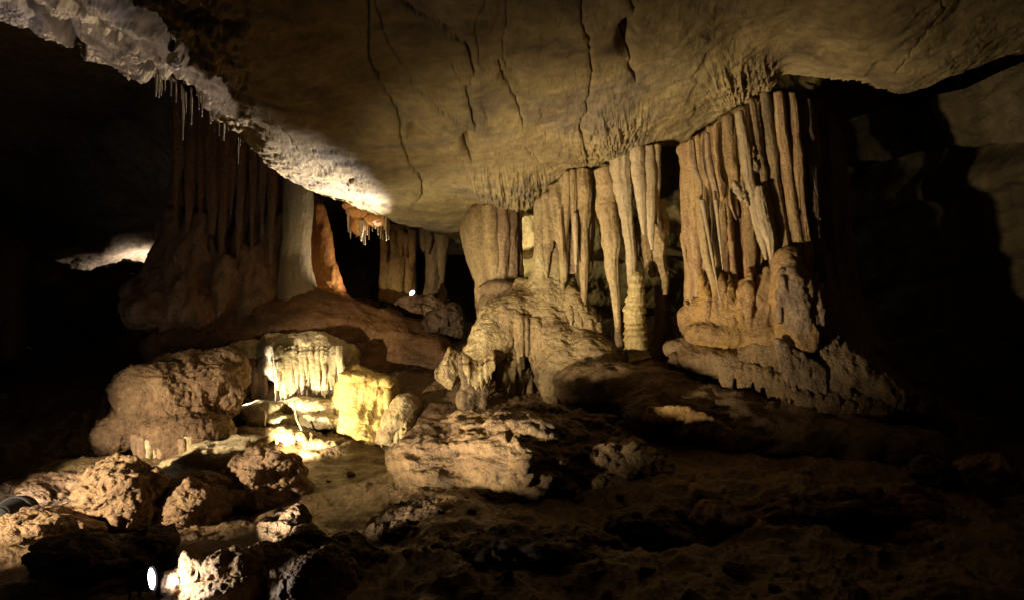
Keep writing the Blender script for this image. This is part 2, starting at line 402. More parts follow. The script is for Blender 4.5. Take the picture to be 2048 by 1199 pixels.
# ------------------------------------------------------------------ near ceiling
EDGE = np.array([(-900, -560), (-400, -190), (0, 28), (150, 95), (250, 128), (350, 172), (430, 225), (490, 272), (540, 335), (580, 362), (640, 392), (700, 410),
                 (780, 436), (850, 455), (905, 476), (930, 492), (960, 470), (1010, 448), (1050, 432), (1080, 425), (1120, 390), (1160, 352), (1200, 345), (1240, 320),
                 (1300, 296), (1345, 296), (1372, 282), (1440, 246), (1500, 200), (1555, 150), (1600, 152), (1660, 160), (1720, 168), (1770, 184), (1800, 190), (1850, 176), (1900, 152),
                 (1950, 138), (2048, 95), (2300, -20), (2900, -300)], float)
px = axis(-900, -20, 2070, 2900, 2000, 60)
ey = np.interp(px, EDGE[:, 0], EDGE[:, 1]) + 3.0 * perlin(np.stack([px / 22, 0 * px, 0 * px], 1)) + 1.6 * perlin(np.stack([px / 7, 0 * px, 0 * px + 3], 1))
NV = 330
t = np.linspace(0, 1, NV)[:, None]
top = -900.0
tt = 1 - (1 - t) ** 1.5
py = top * (1 - tt) + ey[None] * tt
pxx = np.broadcast_to(px[None], py.shape)
zc = tps([(-900, -900, 3.7), (-900, -600, 3.7), (0, -200, 3.85), (0, 0, 4.02), (150, 90, 4.02), (350, 168, 4.0), (250, 20, 3.88), (340, 30, 3.74), (330, -100, 3.72), (395, 130, 3.72), (440, 222, 3.9), (480, 225, 3.72), (490, 268, 3.84), (530, 290, 3.72), (620, 385, 3.80), (700, 330, 3.74), (780, 430, 3.72), (600, 200, 3.66), (800, 250, 3.72),
          (900, 470, 3.7), (925, 405, 3.75), (1000, 300, 3.8), (1024, 0, 3.75), (1024, -600, 3.7), (1140, 345, 3.93), (1060, 430, 3.85), (1260, 300, 4.02), (1340, 240, 4.05), (1400, 100, 4.0), (1480, 205, 4.26), (1560, 150, 4.30),
          (1660, 160, 4.15), (1800, 188, 3.9), (1900, 150, 3.95), (2048, 95, 4.1), (2048, -100, 3.9), (1700, 50, 3.95), (2900, -300, 4.0), (2900, -900, 3.8), (2000, -900, 3.8)], pxx, py)
v = (599.5 - py) / FPX
dep = (zc - CAM[2]) / (SP + v * CP)
# lip: the rim of the ceiling rolls up into the dark behind it
NL = 26
pl = P(pxx, py, dep)
lt = np.linspace(0, 1, NL + 1)[1:]
lipz = .9 * lt; lipd = .22 * np.sin(lt * math.pi / 2)
dirh = pl[-1] - pl[-12]; dirh[:, 2] = 0; dirh /= np.linalg.norm(dirh, axis=1)[:, None] + 1e-9
k = np.ones(25) / 25
for c in range(2): dirh[:, c] = np.convolve(np.pad(dirh[:, c], 12, mode='edge'), k, 'valid')
lip = pl[-1][None] + lipd[:, None, None] * dirh[None] * .7 + lipz[:, None, None] * np.array([0, 0, 1.0])
G = np.concatenate([pl, lip], 0)
ny, nx = G.shape[:2]
Vc = G.reshape(-1, 3); Fc_ = grid_faces(ny, nx)
N = normals(Vc, Fc_); N *= np.sign(-N[:, 2:3] + 1e-9) * 1.0  # down, into the room
X = np.concatenate([pxx, np.broadcast_to(px[None], lip.shape[:2])], 0).ravel(); Y = np.concatenate([py, py[-1:] + lt[:, None] * 60 + 0 * px[None]], 0).ravel()
h = .05 * fbm(Vc, .8, 3) + .016 * fbm(Vc, 3, 3) + .0025 * ridged(Vc, 12, 3) + .0022 * fbm(Vc, 30, 3) + .014 * sstep(.08, .2, fbm(Vc, 1.1, 4, sc3=(1, .5, 1), off=31)) + .009 * sstep(.12, .22, fbm(Vc, 1.7, 4, sc3=(.6, 1, 1), off=47))
h += (.004 + .016 * sstep(560, 440, X)) * np.abs(fbm(Vc, 20, 4)) + .06 * sstep(500, 360, X) * fbm(Vc, 2.0, 4) + .010 * fbm(Vc, 7, 2) * sstep(1150, 1300, X)
CR = [([(742, -60), (735, 60), (742, 130), (760, 170), (785, 215), (798, 250), (803, 290), (822, 330), (840, 355), (848, 372), (840, 395), (826, 412)], 3.6, .09),
      ([(748, 0), (762, 50), (785, 110), (812, 145), (830, 180), (860, 205), (885, 230), (950, 258)], 2.2, .05),
      ([(800, 10), (835, 30), (870, 55), (905, 72), (935, 90), (948, 130), (950, 165), (935, 190), (948, 230), (950, 258)], 3.0, .08),
      ([(970, 0), (958, 28), (948, 50), (958, 90), (962, 130)], 1.8, .04),
      ([(1014, 0), (1010, 60), (1008, 90), (1012, 130), (1022, 148)], 1.6, .035),
      ([(1000, 130), (1006, 165), (1030, 195), (1042, 225), (1045, 245)], 2.6, .06),
      ([(1162, 0), (1165, 45), (1181, 80), (1178, 115), (1182, 150), (1178, 190), (1170, 215), (1158, 240), (1170, 300), (1178, 325)], 2.8, .08),
      ([(1258, -20), (1266, 20), (1252, 52), (1244, 80), (1256, 110), (1262, 140), (1268, 158)], 3.4, .09),
      ([(410, -40), (408, 40), (428, 70), (440, 100)], 2.4, .05),
      ([(1880, 0), (1890, 20), (1860, 60), (1830, 100), (1790, 150)], 2.0, .04),
      ([(935, 265), (932, 285), (945, 320)], 2.6, .07), ([(905, 130), (920, 170), (940, 190)], 1.5, .035),
      ([(1050, 290), (1085, 325), (1110, 332)], 1.5, .03), ([(730, 292), (760, 285), (795, 292), (835, 277), (880, 280), (905, 292)], 1.4, .03),
      ([(560, 250), (590, 300), (640, 330), (700, 380)], 2.2, .03), ([(745, 300), (775, 360), (790, 420)], 1.3, .02)]
for line, wd, dp in CR:
    l = [(x + 3 * math.sin(y * .13), y) for x, y in line]
    jx = X + 4.0 * perlin(np.stack([X / 14, Y / 14, 0 * X], 1)); jy = Y + 4.0 * perlin(np.stack([X / 14, Y / 14, 0 * X + 9], 1))
    near = (X > min(p[0] for p in l) - 40) & (X < max(p[0] for p in l) + 40) & (Y < max(p[1] for p in l) + 40) & (Y > min(p[1] for p in l) - 40)
    dd = seg_dist(jx[near], jy[near], l)
    wv = .42 * wd * (.75 + .6 * np.abs(perlin(np.stack([X[near] / 30, Y[near] / 30, 0 * X[near] + 2], 1))))
    h[near] -= .48 * dp * np.exp(-(dd / wv) ** 2) + dp * .12 * np.exp(-(dd / (wv * 6)) ** 2)
for x0, y0, rx, ry, dp in [(702, 262, 20, 13, .22), (832, 268, 20, 14, .22), (795, 160, 26, 16, .12), (1030, 160, 26, 14, .10), (1252, 75, 15, 30, .25), (940, 282, 14, 14, .25), (885, 170, 45, 25, .06), (860, 60, 50, 14, .1)]:
    dd = ((X - x0) / rx) ** 2 + ((Y - y0) / ry) ** 2
    h -= dp * .55 * np.exp(-dd)
for l in ([(30, -20), (75, 20), (130, 62), (160, 90)], [(140, -10), (190, 40), (250, 92), (300, 128)], [(210, -30), (262, 20), (318, 70), (352, 105)], [(300, 130), (345, 160), (400, 200)]):
    dd = seg_dist(X + 9 * perlin(np.stack([X / 30, Y / 30, 0 * X], 1)), Y, l); h -= .26 * np.exp(-(dd / 9) ** 2)
rimm = sstep(540, 420, X) * (.3 + .5 * sstep(150, 330, X)) + .15 * sstep(800, 700, X) * sstep(250, 330, Y)
h += rimm * (.05 * sstep(.12, .35, fbm(Vc, 7, 3, off=3)) - .06 * sstep(.1, .4, fbm(Vc, 9, 3, sc3=(1, .6, 1))))
# hanging clumps where the ceiling runs into the columns
for x0, y0, rx, ry, dp in [(1000, 370, 75, 32, .22), (1075, 375, 60, 32, .16), (1235, 255, 65, 55, .16), (1480, 170, 60, 50, .22), (1530, 140, 26, 26, .16), (1180, 290, 60, 50, .08), (1030, 400, 40, 26, .18)]:
    dd = ((X - x0) / rx) ** 2 + ((Y - y0) / ry) ** 2; g = np.exp(-dd ** 1.2)
    fan = ridged(np.stack([np.arctan2(X - x0, y0 + 120 - Y) * 9, np.hypot(X - x0, Y - y0 - 120) / 60, 0 * X], 1), 1, 3)
    h += dp * g * (.22 + .22 * fan) + .03 * g * ridged(Vc, 12, 3)
Vc = Vc + N * h[:, None]
ceil = link_mesh('ceiling', Vc, Fc_, M['ceil']); tag(ceil, kind='structure')

# ------------------------------------------------------------------ generic relief sheet
def sheet(name, pxs, top_f, bot_f, nv, ctrl, m, disp, zmode=False, down=1, curves=(), power=1.0):
    t = np.linspace(0, 1, nv)[:, None] ** power
    e0 = top_f(pxs); e1 = bot_f(pxs)
    py = e0[None] * (1 - t) + e1[None] * t
    xx = np.broadcast_to(pxs[None], py.shape)
    q = tps(ctrl, xx, py)
    if zmode:
        q = (q - CAM[2]) / (SP + (599.5 - py) / FPX * CP)
    V = P(xx, py, q).reshape(-1, 3); Fc = grid_faces(*py.shape)
    N = normals(V, Fc)
    s = np.sign(np.einsum('ij,ij->i', N, CAM - V)); N *= s[:, None]
    h = disp(V, xx.ravel(), py.ravel())
    for line, wd, dp in curves:
        jy = py.ravel() + 10 * fbm(np.stack([xx.ravel() / 90, py.ravel() / 90, 0 * xx.ravel()], 1), 1, 3)
        yl = np.interp(xx.ravel(), [p[0] for p in line], [p[1] for p in line])
        k = (jy - yl) / wd
        h = h - dp * np.exp(-np.where(k < 0, (k * 1.0) ** 2, (k / 3.5) ** 2)) * sstep(line[0][0] - 20, line[0][0] + 60, xx.ravel())
    V = V + N * h[:, None]
    return tag(link_mesh(name, V, Fc, m), kind='structure')
def E(*pts):
    a = np.array(pts, float); return lambda x: np.interp(x, a[:, 0], a[:, 1])

# far ceiling of the cavity behind the ledge
fx = axis(-900, -20, 1000, 1200, 420, 30)
sheet('ceiling', fx, E((-900, -500), (0, -100), (300, 40), (500, 150), (700, 300), (1200, 300)), E((-900, 560), (0, 545), (320, 560), (700, 505), (1200, 505)), 260,
      [(-900, -500, 5.5), (-900, 560, 4.2), (0, 0, 5.5), (0, 200, 5.4), (0, 330, 4.9), (250, 250, 5.4), (350, 200, 5.4), (0, 470, 4.15), (60, 540, 3.95), (160, 545, 3.9), (200, 480, 4.25), (230, 560, 3.9), (300, 500, 4.35), (330, 400, 4.6), (500, 250, 5.2), (500, 340, 4.8), (700, 430, 4.5), (700, 505, 4.2), (1200, 505, 4.2), (1200, 300, 4.6)],
      M['ceil_far'], lambda V, x, y: .22 * fbm(V, .45, 3) + .05 * fbm(V, 2, 4) + .015 * ridged(V, 9, 2), zmode=True)
# wall behind the middle columns
bx = np.linspace(985, 1760, 420)
sheet('cave_wall', bx, E((985, 250), (1350, 60), (1760, 30)), E((985, 730), (1760, 780)), 320,
      [(985, 250, 9.3), (985, 730, 9.4), (1200, 300, 9.0), (1200, 700, 9.0), (1330, 300, 9.6), (1350, 700, 8.7), (1500, 300, 8.6), (1760, 100, 8.6), (1760, 780, 8.4)],
      M['wall'], lambda V, x, y: .14 * fbm(V, 1.1, 3) + .04 * fbm(V, 4, 4) + .012 * ridged(V, 14, 3),
      curves=[([(990, 515), (1070, 508), (1200, 520), (1400, 500)], 7, .25), ([(1100, 410), (1200, 405), (1300, 425), (1400, 430)], 9, .3), ([(1150, 620), (1400, 640)], 8, .2)])
# layered wall on the right
wx = axis(1540, 1560, 2070, 3300, 420, 40)
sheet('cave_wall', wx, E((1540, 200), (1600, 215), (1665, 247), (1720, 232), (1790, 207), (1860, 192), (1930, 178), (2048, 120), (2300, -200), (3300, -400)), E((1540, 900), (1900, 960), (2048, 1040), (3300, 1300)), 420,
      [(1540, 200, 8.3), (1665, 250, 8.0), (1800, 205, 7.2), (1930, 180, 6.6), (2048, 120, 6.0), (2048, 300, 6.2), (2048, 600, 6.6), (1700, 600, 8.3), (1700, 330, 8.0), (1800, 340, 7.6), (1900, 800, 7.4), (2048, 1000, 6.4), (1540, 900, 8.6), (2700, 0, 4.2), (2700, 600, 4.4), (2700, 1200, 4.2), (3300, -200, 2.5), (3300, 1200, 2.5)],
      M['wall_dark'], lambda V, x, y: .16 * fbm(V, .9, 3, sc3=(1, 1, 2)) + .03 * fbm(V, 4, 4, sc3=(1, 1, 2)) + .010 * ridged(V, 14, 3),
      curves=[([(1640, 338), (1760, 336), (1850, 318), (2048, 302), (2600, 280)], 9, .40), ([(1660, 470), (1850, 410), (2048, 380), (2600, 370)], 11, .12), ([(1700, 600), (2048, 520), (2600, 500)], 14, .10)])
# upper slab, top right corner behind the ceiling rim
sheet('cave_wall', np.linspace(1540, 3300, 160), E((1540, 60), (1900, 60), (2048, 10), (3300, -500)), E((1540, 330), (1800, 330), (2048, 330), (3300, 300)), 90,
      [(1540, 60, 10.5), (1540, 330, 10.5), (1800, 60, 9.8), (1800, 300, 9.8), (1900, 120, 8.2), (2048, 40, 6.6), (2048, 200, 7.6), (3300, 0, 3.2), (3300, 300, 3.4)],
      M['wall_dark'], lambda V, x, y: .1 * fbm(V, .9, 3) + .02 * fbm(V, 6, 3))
# far back of the dark cavity
sheet('cave_wall', np.linspace(-1500, 1150, 260), E((-1500, 100), (1150, 300)), E((-1500, 900), (1150, 720)), 150,
      [(-1500, 100, 15), (-1500, 900, 12), (0, 300, 18), (0, 800, 17), (600, 300, 16.5), (600, 700, 16), (1150, 300, 14), (1150, 700, 14)],
      M['ceil_far'], lambda V, x, y: .4 * fbm(V, .5, 4) + .03 * ridged(V, 6, 2))

# ------------------------------------------------------------------ floor
gx = axis(-1300, -30, 2080, 3300, 900, 50)
def floor_disp(V, x, y):
    calm = np.exp(-(((x - 690) / 190) ** 2 + ((y - 985) / 75) ** 2)) * .85
    rough = 1 - calm
    q = V + .1 * np.stack([fbm(V, 2, 2), fbm(V, 2, 2, off=5), 0 * x], 1)
    fore = sstep(900, 1020, y) * sstep(640, 900, x)
    return fore * (.16 * ridged(q, .9, 3) + .05 * ridged(q, 2.4, 3) + .012 * ridged(q, 8, 3)) + rough * (.07 * fbm(V, 1.3, 3) + .035 * ridged(q, 3.2, 3) + .014 * ridged(q, 11, 3)) + .006 * fbm(V, 26, 3) + .01 * fbm(V, 6, 3)
sheet('cave_floor', gx, E((-1300, 660), (0, 700), (200, 690), (330, 640), (480, 615), (600, 592), (700, 600), (760, 606), (900, 640), (960, 650), (1200, 640), (1400, 640), (1700, 720), (1850, 790), (2048, 870), (2300, 960), (3300, 1100)),
      E((-1300, 1900), (3300, 1900)), 560,
      [(-1300, 660, 10), (-1300, 1100, 4), (-1300, 1900, 1.6), (3300, 1900, 1.5), (3300, 1100, 2.6), (1024, 1900, 1.7), (1024, 1500, 2.3),
       (0, 700, 10), (0, 850, 7.6), (0, 1000, 5.4), (0, 1100, 4.2), (0, 1199, 3.5), (0, 1400, 2.5),
       (200, 690, 9.8), (200, 800, 8), (200, 900, 6.6), (200, 1000, 5.4), (200, 1100, 4.2), (200, 1250, 3.1),
       (400, 630, 9.6), (400, 700, 8.4), (400, 800, 7.8), (400, 950, 6.1), (400, 1060, 4.8), (400, 1199, 3.5),
       (600, 595, 9.3), (600, 660, 7.9), (600, 700, 7.85), (600, 800, 7.4), (600, 900, 6.6), (600, 960, 5.7), (600, 1050, 4.7), (600, 1199, 3.5),
       (750, 608, 9.4), (750, 700, 8.0), (800, 760, 7.5), (780, 850, 7.2), (780, 920, 6.3), (780, 1000, 5.3), (800, 1100, 4.3), (800, 1199, 3.5),
       (900, 645, 9.2), (900, 700, 8.0), (900, 800, 7.2), (900, 850, 6.3), (850, 950, 5.6),
       (1024, 650, 8.4), (1024, 760, 7.3), (1024, 830, 6.7), (1100, 900, 6.0), (1100, 1000, 5.0), (1024, 1100, 4.1), (1024, 1199, 3.4),
       (1200, 650, 8.6), (1200, 720, 7.3), (1200, 800, 6.5), (1200, 1000, 5.0), (1200, 1199, 3.3), (1300, 740, 6.9), (1400, 690, 7.4), (1400, 780, 6.3), (1400, 850, 5.9), (1400, 950, 5.2), (1400, 1100, 4.1), (1400, 1199, 3.2),
       (1600, 720, 7.2), (1600, 780, 6.2), (1600, 850, 5.8), (1600, 950, 5.0), (1600, 1070, 4.0), (1600, 1199, 3.1),
       (1800, 800, 7), (1800, 900, 5.5), (1800, 1000, 4.5), (1800, 1199, 3.0), (2048, 880, 6.4), (2048, 1000, 4.6), (2048, 1199, 2.9), (2048, 1500, 2.1), (0, 1700, 1.9)],
      M['mud'], floor_disp, power=1.25)

# ================================================================== THINGS


# ---------------- massive draped column on the right (J)
T = Thing('dripstone_column', P(1530, 700, 6.6), 'massive column of many long dripstone curtains, the widest formation in the cave', 'dripstone column')
r3 = np.random.default_rng(11)
def arc_top(x): return np.interp(x, [1360, 1400, 1440, 1480, 1520, 1560, 1600, 1640, 1665, 1690], [300, 276, 248, 224, 196, 186, 192, 222, 258, 320])
def arc_d(x): return 6.85 - .78 * np.sqrt(max(0, 1 - ((x - 1530) / 185) ** 2)) + .10 * math.exp(-((x - 1500) / 20) ** 2)
soft = [tubegeo([(1402, 292, 32, 6.6), (1412, 380, 40, 6.6), (1420, 480, 46, 6.58), (1430, 600, 56, 6.5), (1436, 690, 70, 6.5)], seg=20),
        tubegeo([(1455, 262, 30, 6.5), (1466, 380, 38, 6.45), (1476, 500, 34, 6.45), (1486, 590, 40, 6.4)], seg=18),
        tubegeo([(1500, 225, 40, 6.55), (1520, 330, 50, 6.6), (1530, 450, 60, 6.75), (1545, 600, 80, 6.6), (1560, 700, 100, 6.5)], seg=24),
        tubegeo([(1560, 205, 44, 6.4), (1580, 330, 56, 6.38), (1592, 470, 60, 6.36), (1600, 600, 74, 6.3), (1610, 700, 90, 6.25)], seg=24),
        tubegeo([(1625, 235, 40, 6.45), (1640, 340, 46, 6.45), (1652, 480, 46, 6.45), (1664, 620, 54, 6.4), (1690, 720, 76, 6.3)], seg=24)]
geos = [fuse(soft, .05, 4), tubegeo([(x, arc_top(x) + 7, 11 + 2 * math.sin(x * .07), arc_d(x) + .07) for x in range(1366, 1690, 12)], seg=12, n=60)]
for i in range(58):
    x = 1364 + 318 * (i + r3.uniform(-.4, .4)) / 57
    lean = np.interp(x, [1360, 1480, 1600, 1690], [22, 44, 26, 16])
    y0 = arc_top(x) - 4; y1 = r3.uniform(520, 690) if r3.random() < .6 else r3.uniform(360, 470)
    if 1478 < x < 1512: y1 = min(y1, r3.uniform(380, 450))
    w_ = r3.choice([4, 5.5, 7, 9, 12], p=[.2, .25, .25, .2, .1]) * r3.uniform(.85, 1.15); d0 = arc_d(x); st_ = d0 - .02 * r3.random() * w_ / 5
    tt_ = np.linspace(0, 1, 6); LL = (y1 - y0) / 400
    geos.append(tubegeo([(x + lean * LL * q + 3 * r3.normal() * (q > 0), y0 + (y1 - y0) * q, w_ * [.8, 1.0, 1.1, 1.0, .8, .25][k], st_ - .03 * q) for k, q in enumerate(tt_)], seg=12))
organic('curtain', geos, M['curtain'], .013, 2, lambda p: .022 * ridged(p + .04 * fbm(p, 2, 2)[:, None], 8, 2, (1, 1, .08)) + .012 * ridged(p, 17, 2, (1, 1, .12)) + .012 * fbm(p, 5, 3) + .004 * ridged(p, 30, 2, (1, 1, 1.6)), T.o, T.base)
J = [  # separate hanging pieces in front of the curtain
 (1384, 286, 1404, 405, 6, 5, 2, 6.10, 'drip_rust'), (1414, 272, 1436, 430, 6, 6, 2.5, 6.02, 'drip_rust'), (1398, 400, 1432, 600, 5, 9, 7, 6.08, 'drip'),
 (1478, 228, 1532, 520, 9, 10, 5, 5.88, 'drip_pale'), (1500, 205, 1556, 545, 11, 12, 8, 5.93, 'drip'), (1518, 380, 1544, 520, 13, 14, 7, 5.86, 'drip_pale'),
 (1528, 192, 1578, 560, 10, 11, 9, 5.93, 'drip'), (1556, 190, 1600, 520, 10, 11, 8, 5.9, 'curtain'), (1582, 192, 1618, 560, 10, 12, 14, 5.92, 'curtain'), (1614, 205, 1640, 600, 10, 12, 13, 5.98, 'drip_dark'), (1642, 232, 1666, 640, 10, 13, 16, 6.12, 'drip_dark')]
for i, (x0, y0, x1, y1, w0, w1, w2, d, mm) in enumerate(J):
    xm, ym = x0 + (x1 - x0) * .42, (y0 + y1) / 2
    drip('stalactite', [(x0, y0 - 6, w0 * .75), (x0 + (x1 - x0) * .1, y0 + 30, w0), (xm, ym, w1), (x1 - (x1 - x0) * .12, y1 - 40, (w1 + w2) / 2), (x1, y1, w2 * .5)], M[mm], d, T.o, T.base, flute=.26, rough=.10, nfl=2.8, seed=i, seg=40)
for i, (x0, y0, x1, y1, w0) in enumerate([(1404, 400, 1440, 600, 4.5), (1432, 400, 1446, 540, 4), (1598, 420, 1606, 590, 4), (1622, 330, 1640, 440, 3), (1508, 300, 1515, 420, 4)]):
    drip('thin_stalactite', [(x0, y0, w0), (x1, y1, 1)], M['drip_pale'], 5.93, T.o, T.base, seed=60 + i, seg=14)
# crystalline white encrustations stuck on the curtains
organic('white_crust', [ell(1474, 378, 5.86, 9, 12, 6), ell(1482, 392, 5.86, 7, 10, 5), ell(1470, 370, 5.86, 6, 6), tubegeo([(1484, 385, 5, 5.86), (1492, 400, 4, 5.86), (1496, 412, 2, 5.86)], seg=10)], M['drip_pale'], .008, 1, d_popcorn(.004, .006), T.o, T.base)
organic('white_crust', [ell(1500, 300, 5.88, 9, 24, 6, -12), ell(1508, 330, 5.88, 8, 18, 6, -20)], M['drip_pale'], .008, 1, d_popcorn(.006, .008), T.o, T.base)
# draped flowstone foot, front pillar and tiers
fo = [tubegeo([(1560, 505, 20, 5.9), (1572, 530, 30, 5.85), (1582, 580, 38, 5.8), (1590, 640, 42, 5.8), (1600, 700, 44, 5.8)], seg=22),
      tubegeo([(1610, 545, 16, 5.9), (1618, 590, 22, 5.85), (1625, 640, 26, 5.8), (1630, 680, 30, 5.8)], seg=18),
      ell(1575, 520, 5.85, 30, 18, 22), ell(1600, 560, 5.85, 28, 14, 20), ell(1480, 600, 6.15, 60, 26, 30, 12), ell(1520, 640, 6.1, 60, 48, 30), ell(1420, 640, 6.25, 55, 30, 30),
      ell(1500, 575, 6.1, 40, 14, 30), ell(1640, 655, 5.9, 36, 22, 26), ell(1385, 640, 6.5, 30, 40, 30), ell(1560, 690, 6.05, 100, 26, 50)]
r2 = np.random.default_rng(3)
fo = [fuse(fo, .045, 7)]
for i in range(90):
    x = 1375 + 285 * r3.random(); y = np.interp(x, [1375, 1440, 1520, 1580, 1660], [610, 590, 565, 545, 600]) + 75 * r3.random() ** 1.5
    L_ = r3.uniform(30, 105); w_ = r3.uniform(2.4, 5.5); dd = np.interp(x, [1375, 1440, 1500, 1560, 1620, 1660], [6.26, 6.03, 5.93, 5.90, 5.78, 5.84]) - .03 * r3.random()
    fo.append(tubegeo([(x - 2, y - 20, w_ * .9, dd + .08), (x, y, w_ * 1.2, dd), (x + 3, y + L_ * .6, w_, dd - .01), (x + 4, y + L_, w_ * .25, dd)], seg=9, n=9))
fo.append(fuse([ell(1515, 640, 6.02, 46, 56, 34), ell(1470, 668, 6.05, 60, 26, 34), ell(1560, 680, 5.9, 60, 24, 34), ell(1420, 665, 6.15, 50, 24, 34)], .04, 3))
for i in range(46):
    x = 1385 + 250 * r3.random(); y = r3.uniform(540, 600); y1 = r3.uniform(640, 712); w_ = r3.uniform(4, 8.5); dd = np.interp(x, [1375, 1440, 1500, 1560, 1620, 1660], [6.27, 6.04, 5.95, 5.90, 5.80, 5.86])
    fo.append(tubegeo([(x - 3, y, w_ * .6, dd + .10), (x - 1, y + 25, w_, dd + .01), (x + 2, (y + y1) / 2 + 12, w_ * 1.1, dd - .02), (x + 4, y1, w_ * .35, dd)], seg=10, n=12))
organic('flowstone_foot', fo, M['foot'], .013, 1, lambda p: .020 * ridged(p + .04 * fbm(p, 3, 2)[:, None], 8, 2, (1, 1, .3)) + .03 * fbm(p, 4, 4) + .010 * ridged(p, 15, 3, (1, 1, 1.4)), T.o, T.base)
wf = [fuse([tubegeo([(1575, 520, 16, 5.8), (1582, 560, 26, 5.74), (1592, 610, 32, 5.72), (1600, 665, 30, 5.72)], seg=20), tubegeo([(1612, 560, 12, 5.8), (1622, 610, 20, 5.74), (1630, 660, 16, 5.76)], seg=18), ell(1578, 545, 5.78, 32, 14, 20), ell(1600, 580, 5.74, 36, 12, 18)], .035, 5)]
for i in range(24):
    x = 1556 + 86 * r2.random(); y = 540 + (x - 1556) * .45 + 70 * r2.random(); L_ = r2.uniform(22, 75); w_ = r2.uniform(4, 8)
    wf.append(tubegeo([(x - 1, y - 16, w_ * .8, 5.74), (x + 1, y, w_ * 1.3, 5.66), (x + 3, y + L_ * .6, w_ * .8, 5.66), (x + 4, y + L_, w_ * .25, 5.67)], seg=10))
organic('wet_drapery', wf, M['flow_wet'], .011, 1, d_flow(.014, .007, 1.4, 8), T.o, T.base)

# ---------------- flowstone cascade below it (K)
T = Thing('flowstone_cascade', P(1600, 830, 5.7), 'wet glistening flowstone steps spreading below the massive column', 'flowstone')
ks = [fuse([ell(1470, 730, 6.15, 120, 34, 80, 5), ell(1600, 725, 6.0, 130, 54, 80, 14), ell(1680, 745, 5.9, 110, 64, 80, 30), ell(1745, 785, 5.85, 120, 54, 80, 30), ell(1640, 790, 5.8, 110, 44, 60, 14), ell(1650, 690, 6.0, 80, 50, 60, 20), ell(1400, 700, 6.35, 80, 26, 50, 5),
            ell(1810, 825, 5.9, 110, 30, 70, 22), ell(1560, 765, 5.95, 120, 20, 60, 16), ell(1680, 800, 5.8, 90, 26, 50, 14)], .06, 10)]
for i in range(300):
    u = r3.random(); w2_ = r3.random()
    x = 1450 + 330 * u; yt = np.interp(x, [1440, 1560, 1640, 1700, 1800], [700, 672, 650, 700, 775]); yb = np.interp(x, [1440, 1540, 1600, 1680, 1800], [728, 755, 790, 815, 825])
    y = yt + (yb - yt) * w2_; L_ = r3.uniform(10, 30); dd = np.interp(x, [1440, 1600, 1700, 1800], [5.90, 5.60, 5.50, 5.52]) + .16 * (1 - w2_) ; w_ = r3.uniform(3, 6.5)
    ks.append(tubegeo([(x - 1, y - 8, w_ * 1.2, dd + .07), (x + 1, y, w_ * 1.1, dd), (x + 3, y + L_, w_ * .35, dd + .01)], seg=8, n=7))
organic('cascade', ks, M['foot_wet'], .014, 1, d_flow(.02, .008, 1.3, 6), T.o, T.base)
ks = []
for i in range(16):
    x = 1555 + i * 6 + r2.uniform(-2, 2); y = 690 + i * 4; L_ = r2.uniform(40, 105)
    ks.append(tubegeo([(x, y - 14, 7, 5.62), (x + 4, y + L_ * .5, 5, 5.58), (x + 8, y + L_, 1.8, 5.58)], seg=9))
organic('hanging_fringe', ks, M['flow_wet'], .012, 1, d_flow(.01, .006, 1.4, 8), T.o, T.base)

# ---------------- big wet slab in front of the cascade
T = Thing('flowstone_slab', P(1450, 950, 5.2), 'broad smooth brown flowstone slab sloping down below the cascade', 'flowstone')
sl = [ell(1300, 800, 6.45, 200, 60, 130, 10), ell(1440, 838, 6.15, 190, 62, 130, 10), ell(1600, 902, 5.75, 230, 66, 130, 7), ell(1740, 918, 5.5, 150, 58, 110, 2), ell(1400, 860, 5.9, 170, 40, 80, 12), ell(1270, 760, 7.1, 120, 36, 100, 6), ell(1560, 868, 5.95, 200, 52, 120, 10)]
organic('slab', [fuse(sl, .07, 16)], M['flow_dark'], .022, 2, lambda p: .11 * fbm(p, 1.3, 3) + .05 * ridged(p + .15 * fbm(p, 2, 2)[:, None], 2.6, 3, (1, 1, 2.4)) + .022 * ridged(p, 7, 3, (1, 1, 2.4)) + .009 * ridged(p, 18, 3, (1, 1, 2.2)), T.o, T.base)
lp = []
for i in range(26):
    x = 1300 + i * 6.5; y = 822 + max(0, i - 12) * 3.6 + r2.uniform(-3, 3); L_ = r2.uniform(14, 34)
    lp.append(tubegeo([(x, y - 8, 6, 5.60 - .008 * i), (x + 2, y + L_, 2.5, 5.56 - .008 * i)], seg=8))
organic('dripping_lip', lp, M['flow_orange'], .012, 1, d_flow(.008, .006, 1.3, 8), T.o, T.base)
lp = None and [tubegeo([(1440, 876, 10, 5.12), (1520, 905, 13, 5.02), (1600, 930, 14, 4.95), (1650, 935, 10, 4.9)], seg=12), ell(1560, 915, 4.97, 60, 12, 16, 14)]

lp = []
for i in range(120):
    x = 1440 + 330 * r3.random(); y = np.interp(x, [1440, 1540, 1620, 1700, 1780], [742, 762, 798, 818, 828]) + r3.uniform(-10, 6); L_ = r3.uniform(10, 36); dd = np.interp(x, [1440, 1600, 1780], [5.86, 5.56, 5.48])
    lp.append(tubegeo([(x, y - 16, 6, dd + .06), (x + 1, y, 5, dd), (x + 2, y + L_, 1.6, dd)], seg=8, n=7))
organic('ragged_fringe', lp, M['foot_wet'], .011, 1, d_flow(.008, .006, 1.3, 8), T.o, T.base)

